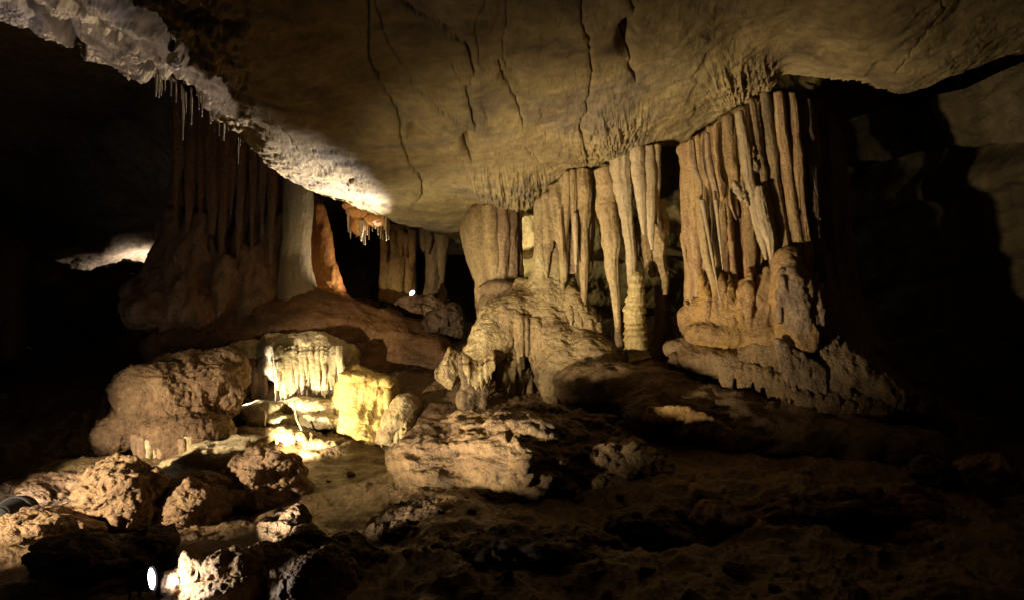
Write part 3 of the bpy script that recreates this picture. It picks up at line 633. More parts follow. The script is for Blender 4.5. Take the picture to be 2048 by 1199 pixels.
# ---------------- banded stalagmite, stalactites between the middle and the massive column (I)
def single(name, label, cat, spec, m, d, group=None, **kw):
    a = path(spec, d); base = a[np.argmin(a[:, 2]), :3]
    o = drip(name, spec, M[m], d, None, base, **kw)
    return tag(o, label, cat, group)
G1 = 'stalactites hanging in a row from the ceiling'
single('stalactite', 'long smooth tapering stalactite whose tip meets a stalagmite, beside the gap', 'stalactite', [(1208, 338, 18), (1212, 400, 19), (1222, 480, 17), (1228, 560, 10), (1236, 668, 5)], 'drip', 6.85, G1, seed=31, seg=34)
single('stalagmite', 'slender stalagmite touching the tip of the long smooth stalactite', 'stalagmite', [(1236, 662, 6), (1238, 690, 8), (1242, 715, 12), (1244, 745, 18)], 'drip_dark', 6.85, seed=32, seg=28)
single('stalactite', 'pale grey stalactite with rough top, widest of the hanging row', 'stalactite', [(1240, 300, 17), (1248, 360, 18), (1258, 470, 11), (1264, 570, 7), (1266, 600, 4)], 'drip_pale', 6.75, G1, seed=33, seg=34)
single('stalactite', 'thin rusty brown stalactite reaching down beside the banded stalagmite', 'stalactite', [(1262, 585, 6), (1262, 640, 7), (1260, 700, 8), (1262, 735, 10)], 'drip_rust', 6.85, G1, seed=34)
single('stalactite', 'pale stalactite with sharp tip hanging above the banded stalagmite', 'stalactite', [(1272, 294, 13), (1280, 360, 12), (1284, 430, 8), (1288, 470, 2)], 'drip_pale', 6.6, G1, seed=35)
single('stalactite', 'slim ribbed stalactite with two tips in the pale hanging cluster', 'stalactite', [(1296, 292, 10), (1300, 360, 12), (1300, 440, 9), (1304, 500, 2)], 'drip_pale', 6.6, G1, seed=36)
single('stalactite', 'pale stalactite with white rim beside the dark hole under the ceiling', 'stalactite', [(1314, 290, 8), (1312, 360, 8), (1308, 420, 7), (1314, 448, 3)], 'drip_pale', 6.62, G1, seed=37)
single('stalactite', 'knobby crusted stalactite hanging low behind the pale cluster', 'stalactite', [(1316, 400, 11), (1322, 460, 13), (1318, 520, 12), (1328, 560, 8), (1330, 590, 4)], 'drip', 6.8, G1, seed=38, flute=.3, rough=.2)
single('stalactite', 'short stubby stalactite with broken tip over the banded stalagmite', 'stalactite', [(1282, 440, 12), (1288, 500, 14), (1302, 545, 9), (1306, 556, 6)], 'drip', 6.85, G1, seed=39, flute=.3, rough=.2)
single('stalagmite', 'tall banded yellow stalagmite with stacked rings standing on flowstone', 'stalagmite', [(1272, 545, 8), (1272, 580, 16), (1274, 640, 19), (1280, 700, 22), (1282, 745, 26)], 'banded', 6.62, seed=40, flute=.06, ringed=.075, seg=44)
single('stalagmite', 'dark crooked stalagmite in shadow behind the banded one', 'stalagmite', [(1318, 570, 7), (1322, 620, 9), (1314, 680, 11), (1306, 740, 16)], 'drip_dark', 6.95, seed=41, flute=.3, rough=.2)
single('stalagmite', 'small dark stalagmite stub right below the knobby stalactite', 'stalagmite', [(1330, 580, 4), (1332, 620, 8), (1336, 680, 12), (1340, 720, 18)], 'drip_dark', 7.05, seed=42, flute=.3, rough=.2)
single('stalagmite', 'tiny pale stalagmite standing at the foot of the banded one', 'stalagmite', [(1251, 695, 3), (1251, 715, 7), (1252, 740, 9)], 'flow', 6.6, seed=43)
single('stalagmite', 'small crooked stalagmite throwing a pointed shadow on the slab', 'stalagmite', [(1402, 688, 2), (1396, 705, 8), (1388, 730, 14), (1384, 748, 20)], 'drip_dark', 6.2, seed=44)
rock('small_rock', 1354, 728, 6.2, 36, 34, .18, M['rock'], 'small warm lit knob of rock beside the banded stalagmite', 'rock', 51, lvl=5)

# ---------------- middle column with curtains (G)
T = Thing('dripstone_column', P(1110, 600, 7.2), 'pale column flaring onto the flowstone mound, curtains on one side', 'dripstone column')
gm = [tubegeo([(1086, 398, 14, 7.2), (1086, 470, 16, 7.2), (1088, 560, 18, 7.2), (1084, 620, 30, 7.2)], seg=20), tubegeo([(1106, 372, 14, 7.2), (1106, 470, 16, 7.2), (1110, 560, 20, 7.2), (1116, 620, 32, 7.2)], seg=20),
      tubegeo([(1130, 350, 14, 7.22), (1132, 440, 15, 7.22), (1130, 540, 14, 7.25), (1136, 600, 24, 7.2)], seg=18), tubegeo([(1078, 404, 6, 7.2), (1076, 540, 7, 7.2), (1060, 600, 22, 7.2)], seg=12)]
gg = [fuse(gm, .035, 3)]
for i in range(30):
    x = 1072 + 114 * r3.random(); y0 = np.interp(x, [1070, 1085, 1135, 1190], [404, 396, 346, 344]); y1 = r3.uniform(430, 600) if x < 1140 else r3.uniform(400, 560)
    w_ = r3.uniform(3, 7.5); d0 = 7.2 - .12 * math.cos((x - 1125) / 60 * 1.3)
    gg.append(tubegeo([(x, y0, w_ * .8, d0), (x + 1, (y0 * 2 + y1) / 3, w_ * 1.1, d0 - .03), (x + 2, (y0 + 2 * y1) / 3, w_, d0 - .04), (x + 3, y1, w_ * .25, d0 - .03)], seg=10))
organic('column_core', gg, M['flow'], .012, 1, lambda p: .014 * ridged(p + .03 * fbm(p, 2, 2)[:, None], 10, 2, (1, 1, .12)) + .012 * fbm(p, 5, 3) + .006 * ridged(p, 24, 3, (1, 1, 1.6)), T.o, T.base)
for i, (x0, y0, x1, y1, w0, w2, d, mm) in enumerate([(1136, 348, 1128, 505, 9, 3, 7.0, 'drip'), (1146, 344, 1152, 545, 8, 2, 6.98, 'drip'), (1158, 342, 1160, 480, 9, 3, 7.0, 'drip'), (1166, 342, 1168, 600, 15, 5, 7.02, 'drip'), (1150, 430, 1153, 530, 5, 1.5, 6.93, 'drip_pale'),
                                          (1178, 345, 1177, 550, 7, 1.5, 7.05, 'drip'), (1120, 420, 1127, 526, 5, 1, 6.95, 'drip'), (1142, 470, 1146, 548, 8, 8, 7.1, 'flow_wet'), (1168, 590, 1166, 625, 5, 12, 7.02, 'drip')]):
    drip('stalactite', [(x0, y0 - 4, w0 * .8), (x0, y0 + 25, w0), ((x0 * 1.2 + x1 * .8) / 2, (y0 + y1) / 2, (w0 * 1.3 + w2 * .7) / 2), (x1, y1, w2)], M[mm], d, T.o, T.base, flute=.24, rough=.09, nfl=2.8, seed=70 + i, seg=36)

# ---------------- bulging column (F)
T = Thing('dripstone_column', P(985, 600, 7.8), 'smooth bulging column with pear shaped swelling at its side', 'dripstone column')
bulb = [tubegeo([(978, 400, 15, 7.75), (970, 420, 26, 7.75), (961, 445, 36, 7.75), (958, 470, 37, 7.75), (960, 500, 33, 7.75), (967, 540, 26, 7.75), (973, 572, 17, 7.75), (976, 590, 10, 7.75)], seg=26),
        tubegeo([(955, 548, 5, 7.72), (958, 590, 8, 7.7), (961, 640, 5, 7.7)], seg=12), tubegeo([(980, 410, 15, 7.6), (984, 470, 17, 7.6), (990, 540, 13, 7.6), (988, 575, 9, 7.6)], seg=18)]
organic('bulge', bulb, M['drip'], .014, 3, lambda p: .010 * fbm(p, 4, 3) + .012 * ridged(p, 9, 2, (1, 1, .12)) + .003 * ridged(p, 30, 2), T.o, T.base)
pc = [tubegeo([(1004, 408, 10, 7.62), (1006, 480, 13, 7.6), (1004, 568, 9, 7.6)], seg=16), tubegeo([(1020, 402, 11, 7.68), (1022, 480, 13, 7.66), (1022, 575, 13, 7.66)], seg=16), tubegeo([(1032, 402, 8, 7.75), (1032, 480, 10, 7.75), (1034, 575, 12, 7.75)], seg=16)]
organic('pillar_cluster', pc, M['drip_rust'], .013, 2, d_flute(.016, 12, .006), T.o, T.base)
organic('ledge', [ell(1005, 578, 7.65, 46, 14, 40), ell(985, 610, 7.7, 34, 34, 40), ell(1030, 600, 7.6, 40, 30, 40)], M['flow_dark'], .018, 2, d_flow(.02, .01), T.o, T.base)
drip('thin_stalactite', [(962, 575, 6), (960, 610, 5), (964, 645, 3)], M['drip'], 7.62, T.o, T.base, seed=90, seg=16)

# ---------------- flowstone mound (H)
T = Thing('flowstone_mound', P(1060, 830, 6.8), 'large flowstone mound with arching lobes and hanging fringes under two columns', 'flowstone')
hm = [tubegeo([(1062, 565, 24, 7.3), (1050, 605, 40, 7.25), (1015, 645, 46, 7.1), (975, 690, 42, 6.95), (950, 730, 28, 6.85)], seg=26),
      tubegeo([(1090, 570, 40, 7.3), (1092, 625, 50, 7.2), (1104, 690, 46, 7.05), (1126, 750, 56, 6.9), (1150, 800, 50, 6.7)], seg=26),
      tubegeo([(1120, 590, 36, 7.3), (1150, 622, 38, 7.15), (1175, 645, 26, 7.05), (1188, 662, 13, 7.0)], seg=20),
      tubegeo([(1150, 690, 50, 7.15), (1195, 740, 56, 6.95), (1215, 790, 44, 6.7)], seg=24), ell(1045, 760, 7.6, 60, 70, 40), ell(1160, 800, 6.65, 60, 36, 50, 6),
      ell(1060, 640, 7.35, 80, 46, 60), ell(1000, 630, 7.4, 44, 34, 40), ell(1030, 800, 7.25, 56, 34, 40, -6), ell(1225, 765, 6.85, 84, 44, 60, 14), ell(1180, 720, 7.0, 70, 50, 60, 20)]
organic('mound', [fuse(hm, .042, 5)], M['flow'], .014, 1, lambda p: .045 * fbm(p, 2.6, 4) + .024 * ridged(p + .05 * fbm(p, 3, 2)[:, None], 6, 3, (1, 1, 1.8)) + .013 * ridged(p, 13, 3, (1, 1, 2.8)) + .006 * ridged(p, 28, 2, (1, 1, 2)), T.o, T.base)
fr = []
def fringe(xs, ys, Ls, w_, d, n, jit=2):
    for i in range(n):
        t_ = i / max(1, n - 1); x = np.interp(t_, np.linspace(0, 1, len(xs)), xs) + r2.uniform(-jit, jit); y = np.interp(t_, np.linspace(0, 1, len(ys)), ys)
        L_ = np.interp(t_, np.linspace(0, 1, len(Ls)), Ls) * r2.uniform(.6, 1.15); dd = d + r2.uniform(-.03, .03); ww = w_ * r2.uniform(.75, 1.3)
        fr.append(tubegeo([(x, y - 24, ww * .7, dd + .16), (x, y - 6, ww * 1.1, dd + .04), (x + 1, y + L_ * .45, ww, dd), (x + 2, y + L_, ww * .35, dd)], seg=9))
fringe([930, 985], [735, 745, 725], [22, 45, 20], 4, 6.62, 10); fringe([990, 1030], [668, 690], [50, 40], 4.5, 6.95, 8); fringe([1035, 1080], [640, 650], [110, 70], 6, 6.85, 7)
fringe([975, 1045], [700, 690], [70, 100, 60], 4.2, 6.98, 18); fringe([1010, 1060], [770, 760], [40, 50], 4, 7.05, 10); fringe([1080, 1110], [660, 700], [50, 60], 5, 6.85, 6); fringe([1110, 1215], [800, 835, 825], [26, 26, 30], 4.5, 6.42, 22); fringe([1140, 1200], [620, 655], [30, 25], 5, 6.95, 12)
fringe([1120, 1190], [600, 640], [24, 24], 5, 7.0, 10)
organic('hanging_fringe', fr, M['flow'], .012, 1, d_flow(.006, .005, 1.3, 8), T.o, T.base)
fr = []; fringe([930, 972], [730, 735], [75, 95], 6, 6.70, 10, 4); fr += [fuse([ell(950, 785, 6.8, 28, 46, 26, 6), ell(935, 800, 6.75, 22, 26, 24, -20), ell(958, 745, 6.85, 24, 30, 26)], .03, 4)]
organic('leg', fr, M['flow_dark'], .012, 2, d_flow(.02, .01, .8, 6), T.o, T.base)
rock('boulder', 902, 735, 6.95, 58, 78, .35, M['flow'], 'small grey boulder leaning on the side of the flowstone mound', 'boulder', 5, fine=.016)

# ---------------- distant pair of columns (D) and lamp rock
T = Thing('dripstone_column', P(797, 605, 9.4), 'short distant column with orange brown foot behind the small lamp', 'dripstone column')
dc = [tubegeo([(775, 452, 11, 9.4), (776, 520, 11, 9.4), (774, 600, 14, 9.4)], seg=16), tubegeo([(795, 452, 14, 9.35), (796, 530, 13, 9.35), (796, 605, 18, 9.35)], seg=16), tubegeo([(815, 456, 12, 9.4), (816, 520, 11, 9.4), (814, 600, 16, 9.4)], seg=16)]
for x, y, L_ in [(786, 465, 60), (803, 462, 50), (824, 462, 70), (770, 470, 55), (812, 470, 45)]: dc.append(tubegeo([(x, y, 6, 9.25), (x, y + L_, 1.5, 9.25)], seg=9))
organic('shaft', dc, M['flow_orange'], .016, 2, d_flute(.022, 9, .008), T.o, T.base)
T = Thing('dripstone_column', P(862, 605, 9.5), 'thin distant column with broad top beside the dark passage', 'dripstone column')
dc = [tubegeo([(866, 455, 14, 9.5), (864, 500, 12, 9.5), (864, 560, 11, 9.5), (862, 605, 16, 9.5)], seg=16)]
for x, y, L_, w_ in [(848, 458, 45, 7), (884, 455, 110, 11), (880, 455, 60, 10), (856, 460, 50, 6), (893, 458, 40, 5)]: dc.append(tubegeo([(x, y, w_, 9.35), (x, y + L_ * .4, w_ * .9, 9.35), (x, y + L_, 1.5, 9.35)], seg=10))
dc.append(tubegeo([(883, 560, 3, 9.35), (884, 580, 5, 9.35), (888, 606, 9, 9.35)], seg=10))
organic('shaft', dc, M['drip'], .018, 2, d_flute(.022, 9, .008), T.o, T.base)
rock('boulder', 845, 612, 8.6, 110, 40, .5, M['rock'], 'low rough boulder carrying the small lamp', 'boulder', 8)
rock('boulder', 895, 650, 8.3, 90, 90, .6, M['rock_dark'], 'dark sloping boulder below the distant thin column', 'boulder', 9)
rock('boulder', 742, 595, 10.8, 60, 40, .5, M['rock'], 'far boulder lit white in the dark passage', 'boulder', 10)

# ---------------- hanging straw cluster (C)
T = Thing('stalactite_cluster', P(735, 430, 8.2), 'orange glowing cluster of dripping straws hanging from the bright ceiling rim', 'stalactites')
organic('lump', [ell(722, 425, 8.2, 26, 16, 26), ell(720, 448, 8.2, 18, 22, 18), ell(752, 438, 8.15, 22, 12, 20), ell(728, 412, 8.2, 40, 12, 30)], M['orange'], .014, 1, d_flute(.015, 14, .008), T.o, T.base)
for i, (x, y, L_, w_) in enumerate([(697, 425, 40, 2.2), (701, 430, 48, 2), (708, 440, 20, 3), (716, 460, 12, 3.4), (722, 455, 28, 3.6), (730, 440, 50, 2), (738, 435, 45, 1.8), (745, 440, 24, 2.4), (750, 440, 18, 3), (756, 440, 30, 2), (761, 438, 40, 3.2),
                                    (766, 432, 50, 3), (772, 430, 52, 2.2), (777, 425, 55, 1.8), (727, 450, 40, 2.6), (713, 445, 30, 1.5), (734, 440, 30, 1.6), (769, 430, 30, 2.5)]):
    drip('soda_straw', [(x, y - 15, w_ * 1.5), (x, y + L_ * .4, w_), (x, y + L_, .8)], M['drip_pale'], 8.1 + .06 * (i % 4), T.o, T.base, seed=i, seg=10)

# ---------------- big dim column on the left (A)
T = Thing('dripstone_column', P(440, 660, 9.0), 'huge dim grey red column with curtains and dark hollows, in shadow', 'dripstone column')
am = [tubegeo([(420, 200, 70, 9.1), (425, 330, 72, 9.1), (435, 420, 80, 9.2), (430, 500, 100, 9.1), (430, 580, 120, 9.0), (420, 660, 160, 8.9)], seg=30),
      tubegeo([(500, 220, 50, 9.0), (510, 360, 50, 9.0), (520, 450, 56, 9.0), (530, 540, 66, 8.9), (540, 620, 90, 8.8)], seg=26),
      tubegeo([(330, 440, 14, 9.2), (322, 500, 22, 9.2), (318, 560, 36, 9.1), (300, 640, 60, 9.0)], seg=20), tubegeo([(440, 520, 20, 8.2), (450, 560, 22, 8.2), (440, 620, 14, 8.1)], seg=18)]
am += [tubegeo([(404, 430, 20, 8.45), (404, 500, 28, 8.4), (400, 600, 36, 8.35), (390, 660, 60, 8.3)], seg=18), tubegeo([(352, 430, 14, 8.6), (350, 520, 26, 8.5), (340, 640, 50, 8.4)], seg=16), tubegeo([(505, 500, 20, 8.5), (505, 560, 30, 8.4), (500, 640, 60, 8.3)], seg=16),
       tubegeo([(560, 340, 16, 8.7), (556, 450, 18, 8.65), (550, 560, 30, 8.6)], seg=14), tubegeo([(385, 240, 30, 8.6), (380, 350, 26, 8.65), (375, 420, 20, 8.8)], seg=16), tubegeo([(440, 240, 30, 8.6), (436, 330, 28, 8.65), (430, 410, 18, 8.8)], seg=16)]
organic('column_core', [fuse(am, .05, 5)], M['drip_dim'], .020, 2, lambda p: .12 * fbm(p, 2.6, 4, sc3=(1, 1, .7)) + .045 * ridged(p, 5, 3, (1, 1, .25)) + .014 * ridged(p, 14, 2, (1, 1, .5)), T.o, T.base)
for i, (x0, y0, x1, y1, w0, w2) in enumerate([(358, 285, 352, 440, 13, 3), (384, 330, 372, 520, 12, 3), (405, 350, 400, 450, 9, 2), (428, 330, 424, 470, 16, 6), (452, 340, 440, 540, 12, 2), (468, 310, 462, 430, 9, 2), (484, 330, 474, 545, 10, 3), (508, 330, 503, 500, 9, 2),
                                         (528, 340, 524, 470, 9, 2), (545, 350, 540, 530, 9, 3)]):
    drip('stalactite', [(x0, y0 - 130, w0), (x0, y0 + 20, w0), ((x0 + x1) / 2, (y0 + y1) / 2, (w0 + w2) / 2), (x1, y1, w2)], M['drip_dim'], 8.3, T.o, T.base, seed=120 + i, seg=30, flute=.25)
# bright pillar (B)
T = Thing('dripstone_column', P(595, 590, 8.5), 'pale round pillar with glowing orange edge beside the dim column', 'dripstone column')
bm_ = [tubegeo([(595, 360, 27, 8.5), (596, 420, 27, 8.5), (594, 480, 25, 8.5), (591, 530, 28, 8.5), (593, 565, 33, 8.5), (595, 590, 38, 8.5), (597, 620, 44, 8.5)], seg=30), tubegeo([(617, 370, 6, 8.45), (614, 450, 5, 8.45), (609, 530, 4, 8.45), (610, 545, 2, 8.42)], seg=12)]
organic('pillar', bm_, M['drip_pale'], .015, 3, d_flute(.014, 9, .007), T.o, T.base)
T = Thing('dripstone_curtain', P(655, 600, 8.9), 'orange dripstone curtain sweeping down behind the pale pillar', 'dripstone curtain')
oc = [tubegeo([(622, 395, 12, 9.0), (628, 450, 18, 9.0), (630, 520, 24, 8.95), (645, 580, 36, 8.9), (670, 620, 60, 8.7)], seg=20, flat=.5), tubegeo([(634, 410, 10, 8.95), (648, 470, 13, 8.95), (652, 520, 14, 8.95), (668, 565, 13, 8.9), (684, 592, 8, 8.9)], seg=16)]
organic('curtain', oc, M['orange'], .018, 3, d_flute(.02, 7, .006), T.o, T.base)
# slope of orange flowstone below
T = Thing('flowstone_slope', P(650, 700, 8.2), 'smooth orange brown flowstone slope spreading below the pillars', 'flowstone')
os_ = [ell(640, 665, 8.5, 230, 60, 110, 3), ell(540, 655, 8.6, 190, 64, 110, -6), ell(760, 690, 8.4, 170, 62, 100, 12), ell(440, 675, 8.5, 160, 60, 100, -10), ell(850, 730, 8.2, 110, 60, 90, 20),
       ell(640, 720, 8.2, 220, 50, 90, 4), ell(760, 750, 8.1, 140, 46, 80, 8), ell(620, 610, 8.7, 70, 40, 70, 20)]
organic('slope', [fuse(os_, .07, 20)], M['slope'], .024, 2, lambda p: .09 * fbm(p, 1.4, 4) + .03 * ridged(p, 4, 3, (1, 1, 2)) + .007 * ridged(p, 15, 2, (1, 1, 2)), T.o, T.base)

# ---------------- bright drapery (N)
T = Thing('flowstone_drapery', P(610, 810, 7.3), 'bright cream drapery of dripping flowstone under a rough rounded cap', 'flowstone')
nm = [ell(570, 700, 7.45, 44, 30, 44, -14), ell(610, 705, 7.45, 60, 34, 50, 6), ell(655, 700, 7.45, 44, 28, 44, 16), ell(600, 730, 7.5, 80, 40, 44), ell(690, 728, 7.5, 26, 40, 34, 20), ell(500, 715, 7.7, 56, 36, 40, -10), ell(545, 690, 7.5, 26, 22, 30), ell(640, 680, 7.5, 34, 14, 30, 8)]
organic('cap', [fuse(nm, .035, 4)], M['flow_pale'], .014, 4, lambda p: .05 * fbm(p, 3.2, 4) + .02 * ridged(p, 8, 3, (1, 1, .8)) + .008 * ridged(p, 24, 2), T.o, T.base)
fr = []
for k_ in range(70):
    x = 543 + 142 * r2.random(); y = 705 + 14 * r2.random(); full = 92 - 26 * math.exp(-((x - 628) / 14) ** 2) - 20 * (x > 655) + 12 * (x > 676)
    L_ = full * r2.uniform(.35, 1.1); w_ = r2.uniform(2.4, 5.2)
    fr.append(tubegeo([(x, y - 12, w_ * 1.4, 7.2), (x + 1, y + 10, w_ * 1.1, 7.10), (x + 1.5, y + L_ * .6, w_ * .8, 7.08 + r2.uniform(-.07, .07)), (x + 2, y + L_, w_ * .35, 7.06)], seg=12))
organic('hanging_fringe', fr, M['flow_pale'], .008, 1, d_flute(.005, 18, .004), T.o, T.base)
fr = []; fringe([490, 530], [735, 745], [60, 70], 4.5, 7.4, 9); organic('shaded_fringe', fr, M['drip_dim'], .012, 1, d_flute(.008, 14, .004), T.o, T.base)
# yellow flowstone
T = Thing('flowstone_cascade', P(735, 930, 6.5), 'bright yellow flowstone cascade ending above the wet floor', 'flowstone')
ym = [fuse([ell(738, 778, 7.1, 54, 34, 50, 4), tubegeo([(720, 770, 36, 7.05), (718, 820, 38, 7.0), (722, 880, 32, 6.8), (716, 912, 20, 6.7)], seg=22), tubegeo([(752, 775, 32, 7.08), (752, 820, 32, 7.02), (752, 870, 30, 6.85), (768, 898, 16, 6.75)], seg=22), ell(705, 868, 6.85, 28, 30, 30), ell(712, 758, 7.25, 34, 26, 36), ell(766, 785, 7.1, 26, 30, 36), ell(690, 800, 7.1, 20, 40, 30)], .04, 6)]
for i in range(34):
    x = 686 + 98 * r3.random(); y = 770 + 30 * r3.random(); y1 = r3.uniform(840, 905) - .25 * abs(x - 725); w_ = r3.uniform(4, 8); dd = 6.97 - .05 * math.cos((x - 735) / 34)
    ym.append(tubegeo([(x, y - 20, w_ * .7, dd + .12), (x, y, w_, dd + .02), (x, (y + y1) / 2, w_, dd - .07), (x + 1, y1, w_ * .4, dd - .18)], seg=10))
for i in range(9):
    ym.append(ell(700 + 9 * i, 752 + 2 * i + 5 * math.sin(i * 2.1), 7.0 + .03 * (i % 2), 16, 4.5, 26, 6))
organic('cascade', ym, M['yellow'], .014, 5, lambda p: .035 * fbm(p, 3, 4) + .012 * ridged(p, 9, 3, (1, 1, .5)) + .016 * ridged(p, 7, 3, (1, 1, .5), off=2) + .012 * ridged(p, 18, 3, (1, 1, 2.4)), T.o, T.base)
fr = []; fringe([700, 728, 760], [880, 898, 884], [34, 26, 30], 4.5, 6.66, 11, 5); organic('hanging_fringe', fr, M['yellow'], .012, 1, d_flow(.008, .005, 1.3, 8), T.o, T.base)
T = Thing('flowstone_lobe', P(800, 900, 6.6), 'pinkish rounded flowstone lobe with streaked underside beside the yellow cascade', 'flowstone')
organic('lobe', [fuse([ell(812, 815, 6.95, 32, 30, 40, -30), ell(800, 845, 6.9, 36, 40, 40, -30), ell(778, 880, 6.8, 34, 36, 36, -30)], .035, 8)], M['flow'], .014, 2, d_flow(.02, .009, 2.0, 5), T.o, T.base)
fr = []; fringe([765, 815], [888, 858], [32, 26], 3.5, 6.62, 12); organic('hanging_fringe', fr, M['flow'], .011, 1, None, T.o, T.base)
T = Thing('flowstone_shelf', P(570, 900, 6.6), 'pale flowstone shelves with dripping rims under the bright drapery', 'flowstone')
def terrace(name, rims, m):
    g = []
    for (x0, y0, x1, y1, d_, th) in rims:
        g.append(tubegeo([(x0, y0, th * .6, d_ + .1), (x0 * .75 + x1 * .25, y0 * .7 + y1 * .3 + 3, th, d_ - .02), (x0 * .4 + x1 * .6, y0 * .4 + y1 * .6 + 4, th * 1.1, d_ - .05), (x1, y1, th * .6, d_ + .08)], seg=18))
        g.append(ell((x0 + x1) / 2, (y0 + y1) / 2 - 2, d_ + .22, abs(x1 - x0) * .52, th * .9, 60))
    g = [fuse(g, .03, 4)]
    for (x0, y0, x1, y1, d_, th) in rims:
        for k in range(int(abs(x1 - x0) / 5)):
            q = r3.random(); x = x0 + (x1 - x0) * q; y = y0 + (y1 - y0) * q + th * .6; L_ = r3.uniform(6, 22); w_ = r3.uniform(2, 4.2); dd = d_ - .09 + .14 * (2 * q - 1) ** 2
            g.append(tubegeo([(x, y - 10, w_, dd + .07), (x, y, w_ * 1.1, dd), (x + 1, y + L_, w_ * .35, dd)], seg=8, n=7))
    return organic(name, g, m, .011, 1, lambda p: .035 * fbm(p, 3, 4) + .014 * ridged(p, 8, 3, (1, 1, 2.2)) + .009 * ridged(p, 20, 3, (1, 1, 1.8)), T.o, T.base)
terrace('upper_shelf', [(482, 826, 570, 812, 6.95, 17), (560, 806, 690, 814, 7.0, 15), (500, 846, 600, 838, 6.82, 12), (590, 838, 690, 842, 6.85, 13)], M['flow_pale'])
terrace('lower_shelf', [(450, 872, 560, 862, 6.62, 10), (540, 862, 640, 872, 6.6, 9), (610, 890, 690, 884, 6.6, 13), (600, 915, 680, 912, 6.45, 14)], M['flow'])
drip('thin_drip_vein', [(587, 800, 1.4), (592, 835, 1.8), (604, 860, 1.6), (610, 885, 1.0)], M['flow'], 6.58, T.o, T.base, seed=4, seg=14, flute=.3)
drip('thin_drip_vein', [(520, 805, 1.2), (532, 825, 1.6), (530, 850, 1)], M['flow'], 6.6, T.o, T.base, seed=5, seg=14, flute=.3)

# ---------------- left boulders
T = Thing('flowstone_bank', P(420, 960, 5.9), 'brown flowstone bank joining the popcorn boulder to the pale shelves', 'flowstone')
organic('bank', [fuse([ell(370, 940, 5.9, 110, 36, 80, -8), ell(290, 960, 5.7, 120, 44, 80, 4), ell(180, 960, 5.6, 140, 46, 80, -6)], .05, 12)], M['flow'], .018, 1,
        lambda p: .06 * fbm(p, 2, 4) + .03 * ridged(p, 4, 3, (1, 1, 1.8)) + .010 * ridged(p, 13, 3, (1, 1, 2)) + .005 * fbm(p, 40, 2), T.o, T.base)
T = Thing('boulder', P(350, 900, 5.9), 'large rounded boulder with popcorn crust and short dripping teeth under it', 'boulder')
organic('boulder_body', [fuse([ell(335, 800, 6.25, 95, 78, 100, 20), ell(405, 775, 6.4, 80, 58, 80, 30), ell(265, 855, 6.05, 74, 36, 80, -34), ell(360, 862, 6.05, 92, 40, 75, 6), ell(452, 750, 6.6, 34, 50, 50, 16), ell(345, 745, 6.5, 50, 40, 60)], .05, 7)], M['rock'], .016, 5, lambda p: .09 * fbm(p, 1.8, 4) + .05 * ridged(p, 2.6, 3) + .022 * ridged(p, 6, 3, (1, 1, 1.5)) + .020 * np.abs(fbm(p, 24, 3)) * 1.6 + .006 * fbm(p, 50, 2), T.o, T.base)
for i, (x, y, L_, w_) in enumerate([(284, 885, 40, 9), (296, 890, 50, 9), (310, 893, 46, 8), (322, 896, 40, 6), (336, 896, 34, 6), (352, 893, 44, 7), (366, 890, 40, 6), (378, 885, 36, 7), (390, 880, 30, 6), (272, 880, 30, 9)]):
    drip('dripping_tooth', [(x, y - 14, w_ * 1.3), (x + 1, y + L_ * .5, w_), (x + 1, y + L_, w_ * .5)], M['flow_pale'] if i % 3 else M['drip_rust'], 5.68 + .03 * (i % 3), T.o, T.base, seed=200 + i, seg=20, flute=.2)
rock('boulder', 528, 958, 5.45, 200, 150, .8, M['rock_pink'], 'pale pointed wedge boulder standing on the wet clay floor', 'boulder', 21, tilt=12, lvl=7, amp=.2, fine=.025, cuts=9)
rock('boulder', 238, 1000, 4.75, 170, 150, .6, M['rock'], 'brown rough boulder beneath the peaked rock, cratered face', 'boulder', 22, tilt=-10, lvl=7, amp=.17, fine=.02)
rock('boulder', 380, 1000, 4.95, 190, 110, .6, M['rock'], 'low rounded boulder lit along its top, between two larger ones', 'boulder', 23, tilt=6, lvl=7, amp=.16, fine=.02)
rock('boulder', 425, 928, 5.75, 240, 80, .8, M['flow_pale'], 'pale sloping boulder ridge behind the low rounded one', 'boulder', 24, tilt=-18, lvl=6)
rock('boulder', 110, 985, 5.3, 260, 80, .9, M['rock_pink'], 'flat dusty boulder sloping down toward the dark lamp', 'boulder', 25, tilt=-8, lvl=7)
single('stalagmite', 'broken pointed stalagmite peak rising from the brown rough boulder', 'stalagmite', [(238, 905, 5), (232, 925, 14), (222, 950, 28), (212, 975, 44)], 'rock', 4.85, seed=61, flute=.25, rough=.2, seg=40)
rock('boulder', 130, 1040, 4.4, 150, 40, .4, M['rock'], 'small angular slab lying at the foot of the dusty boulder', 'boulder', 26, tilt=16)
rock('boulder', 60, 1055, 4.2, 130, 44, .4, M['rock'], 'half lit stone in front of the dusty boulder', 'boulder', 27, tilt=10)
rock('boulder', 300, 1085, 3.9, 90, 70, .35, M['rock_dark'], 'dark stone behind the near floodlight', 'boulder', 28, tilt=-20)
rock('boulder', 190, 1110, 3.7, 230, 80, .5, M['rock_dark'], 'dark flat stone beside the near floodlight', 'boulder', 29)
T = Thing('jagged_rock', P(420, 1190, 3.45), 'jagged low rock glaring white beside the glowing floodlight', 'rock')
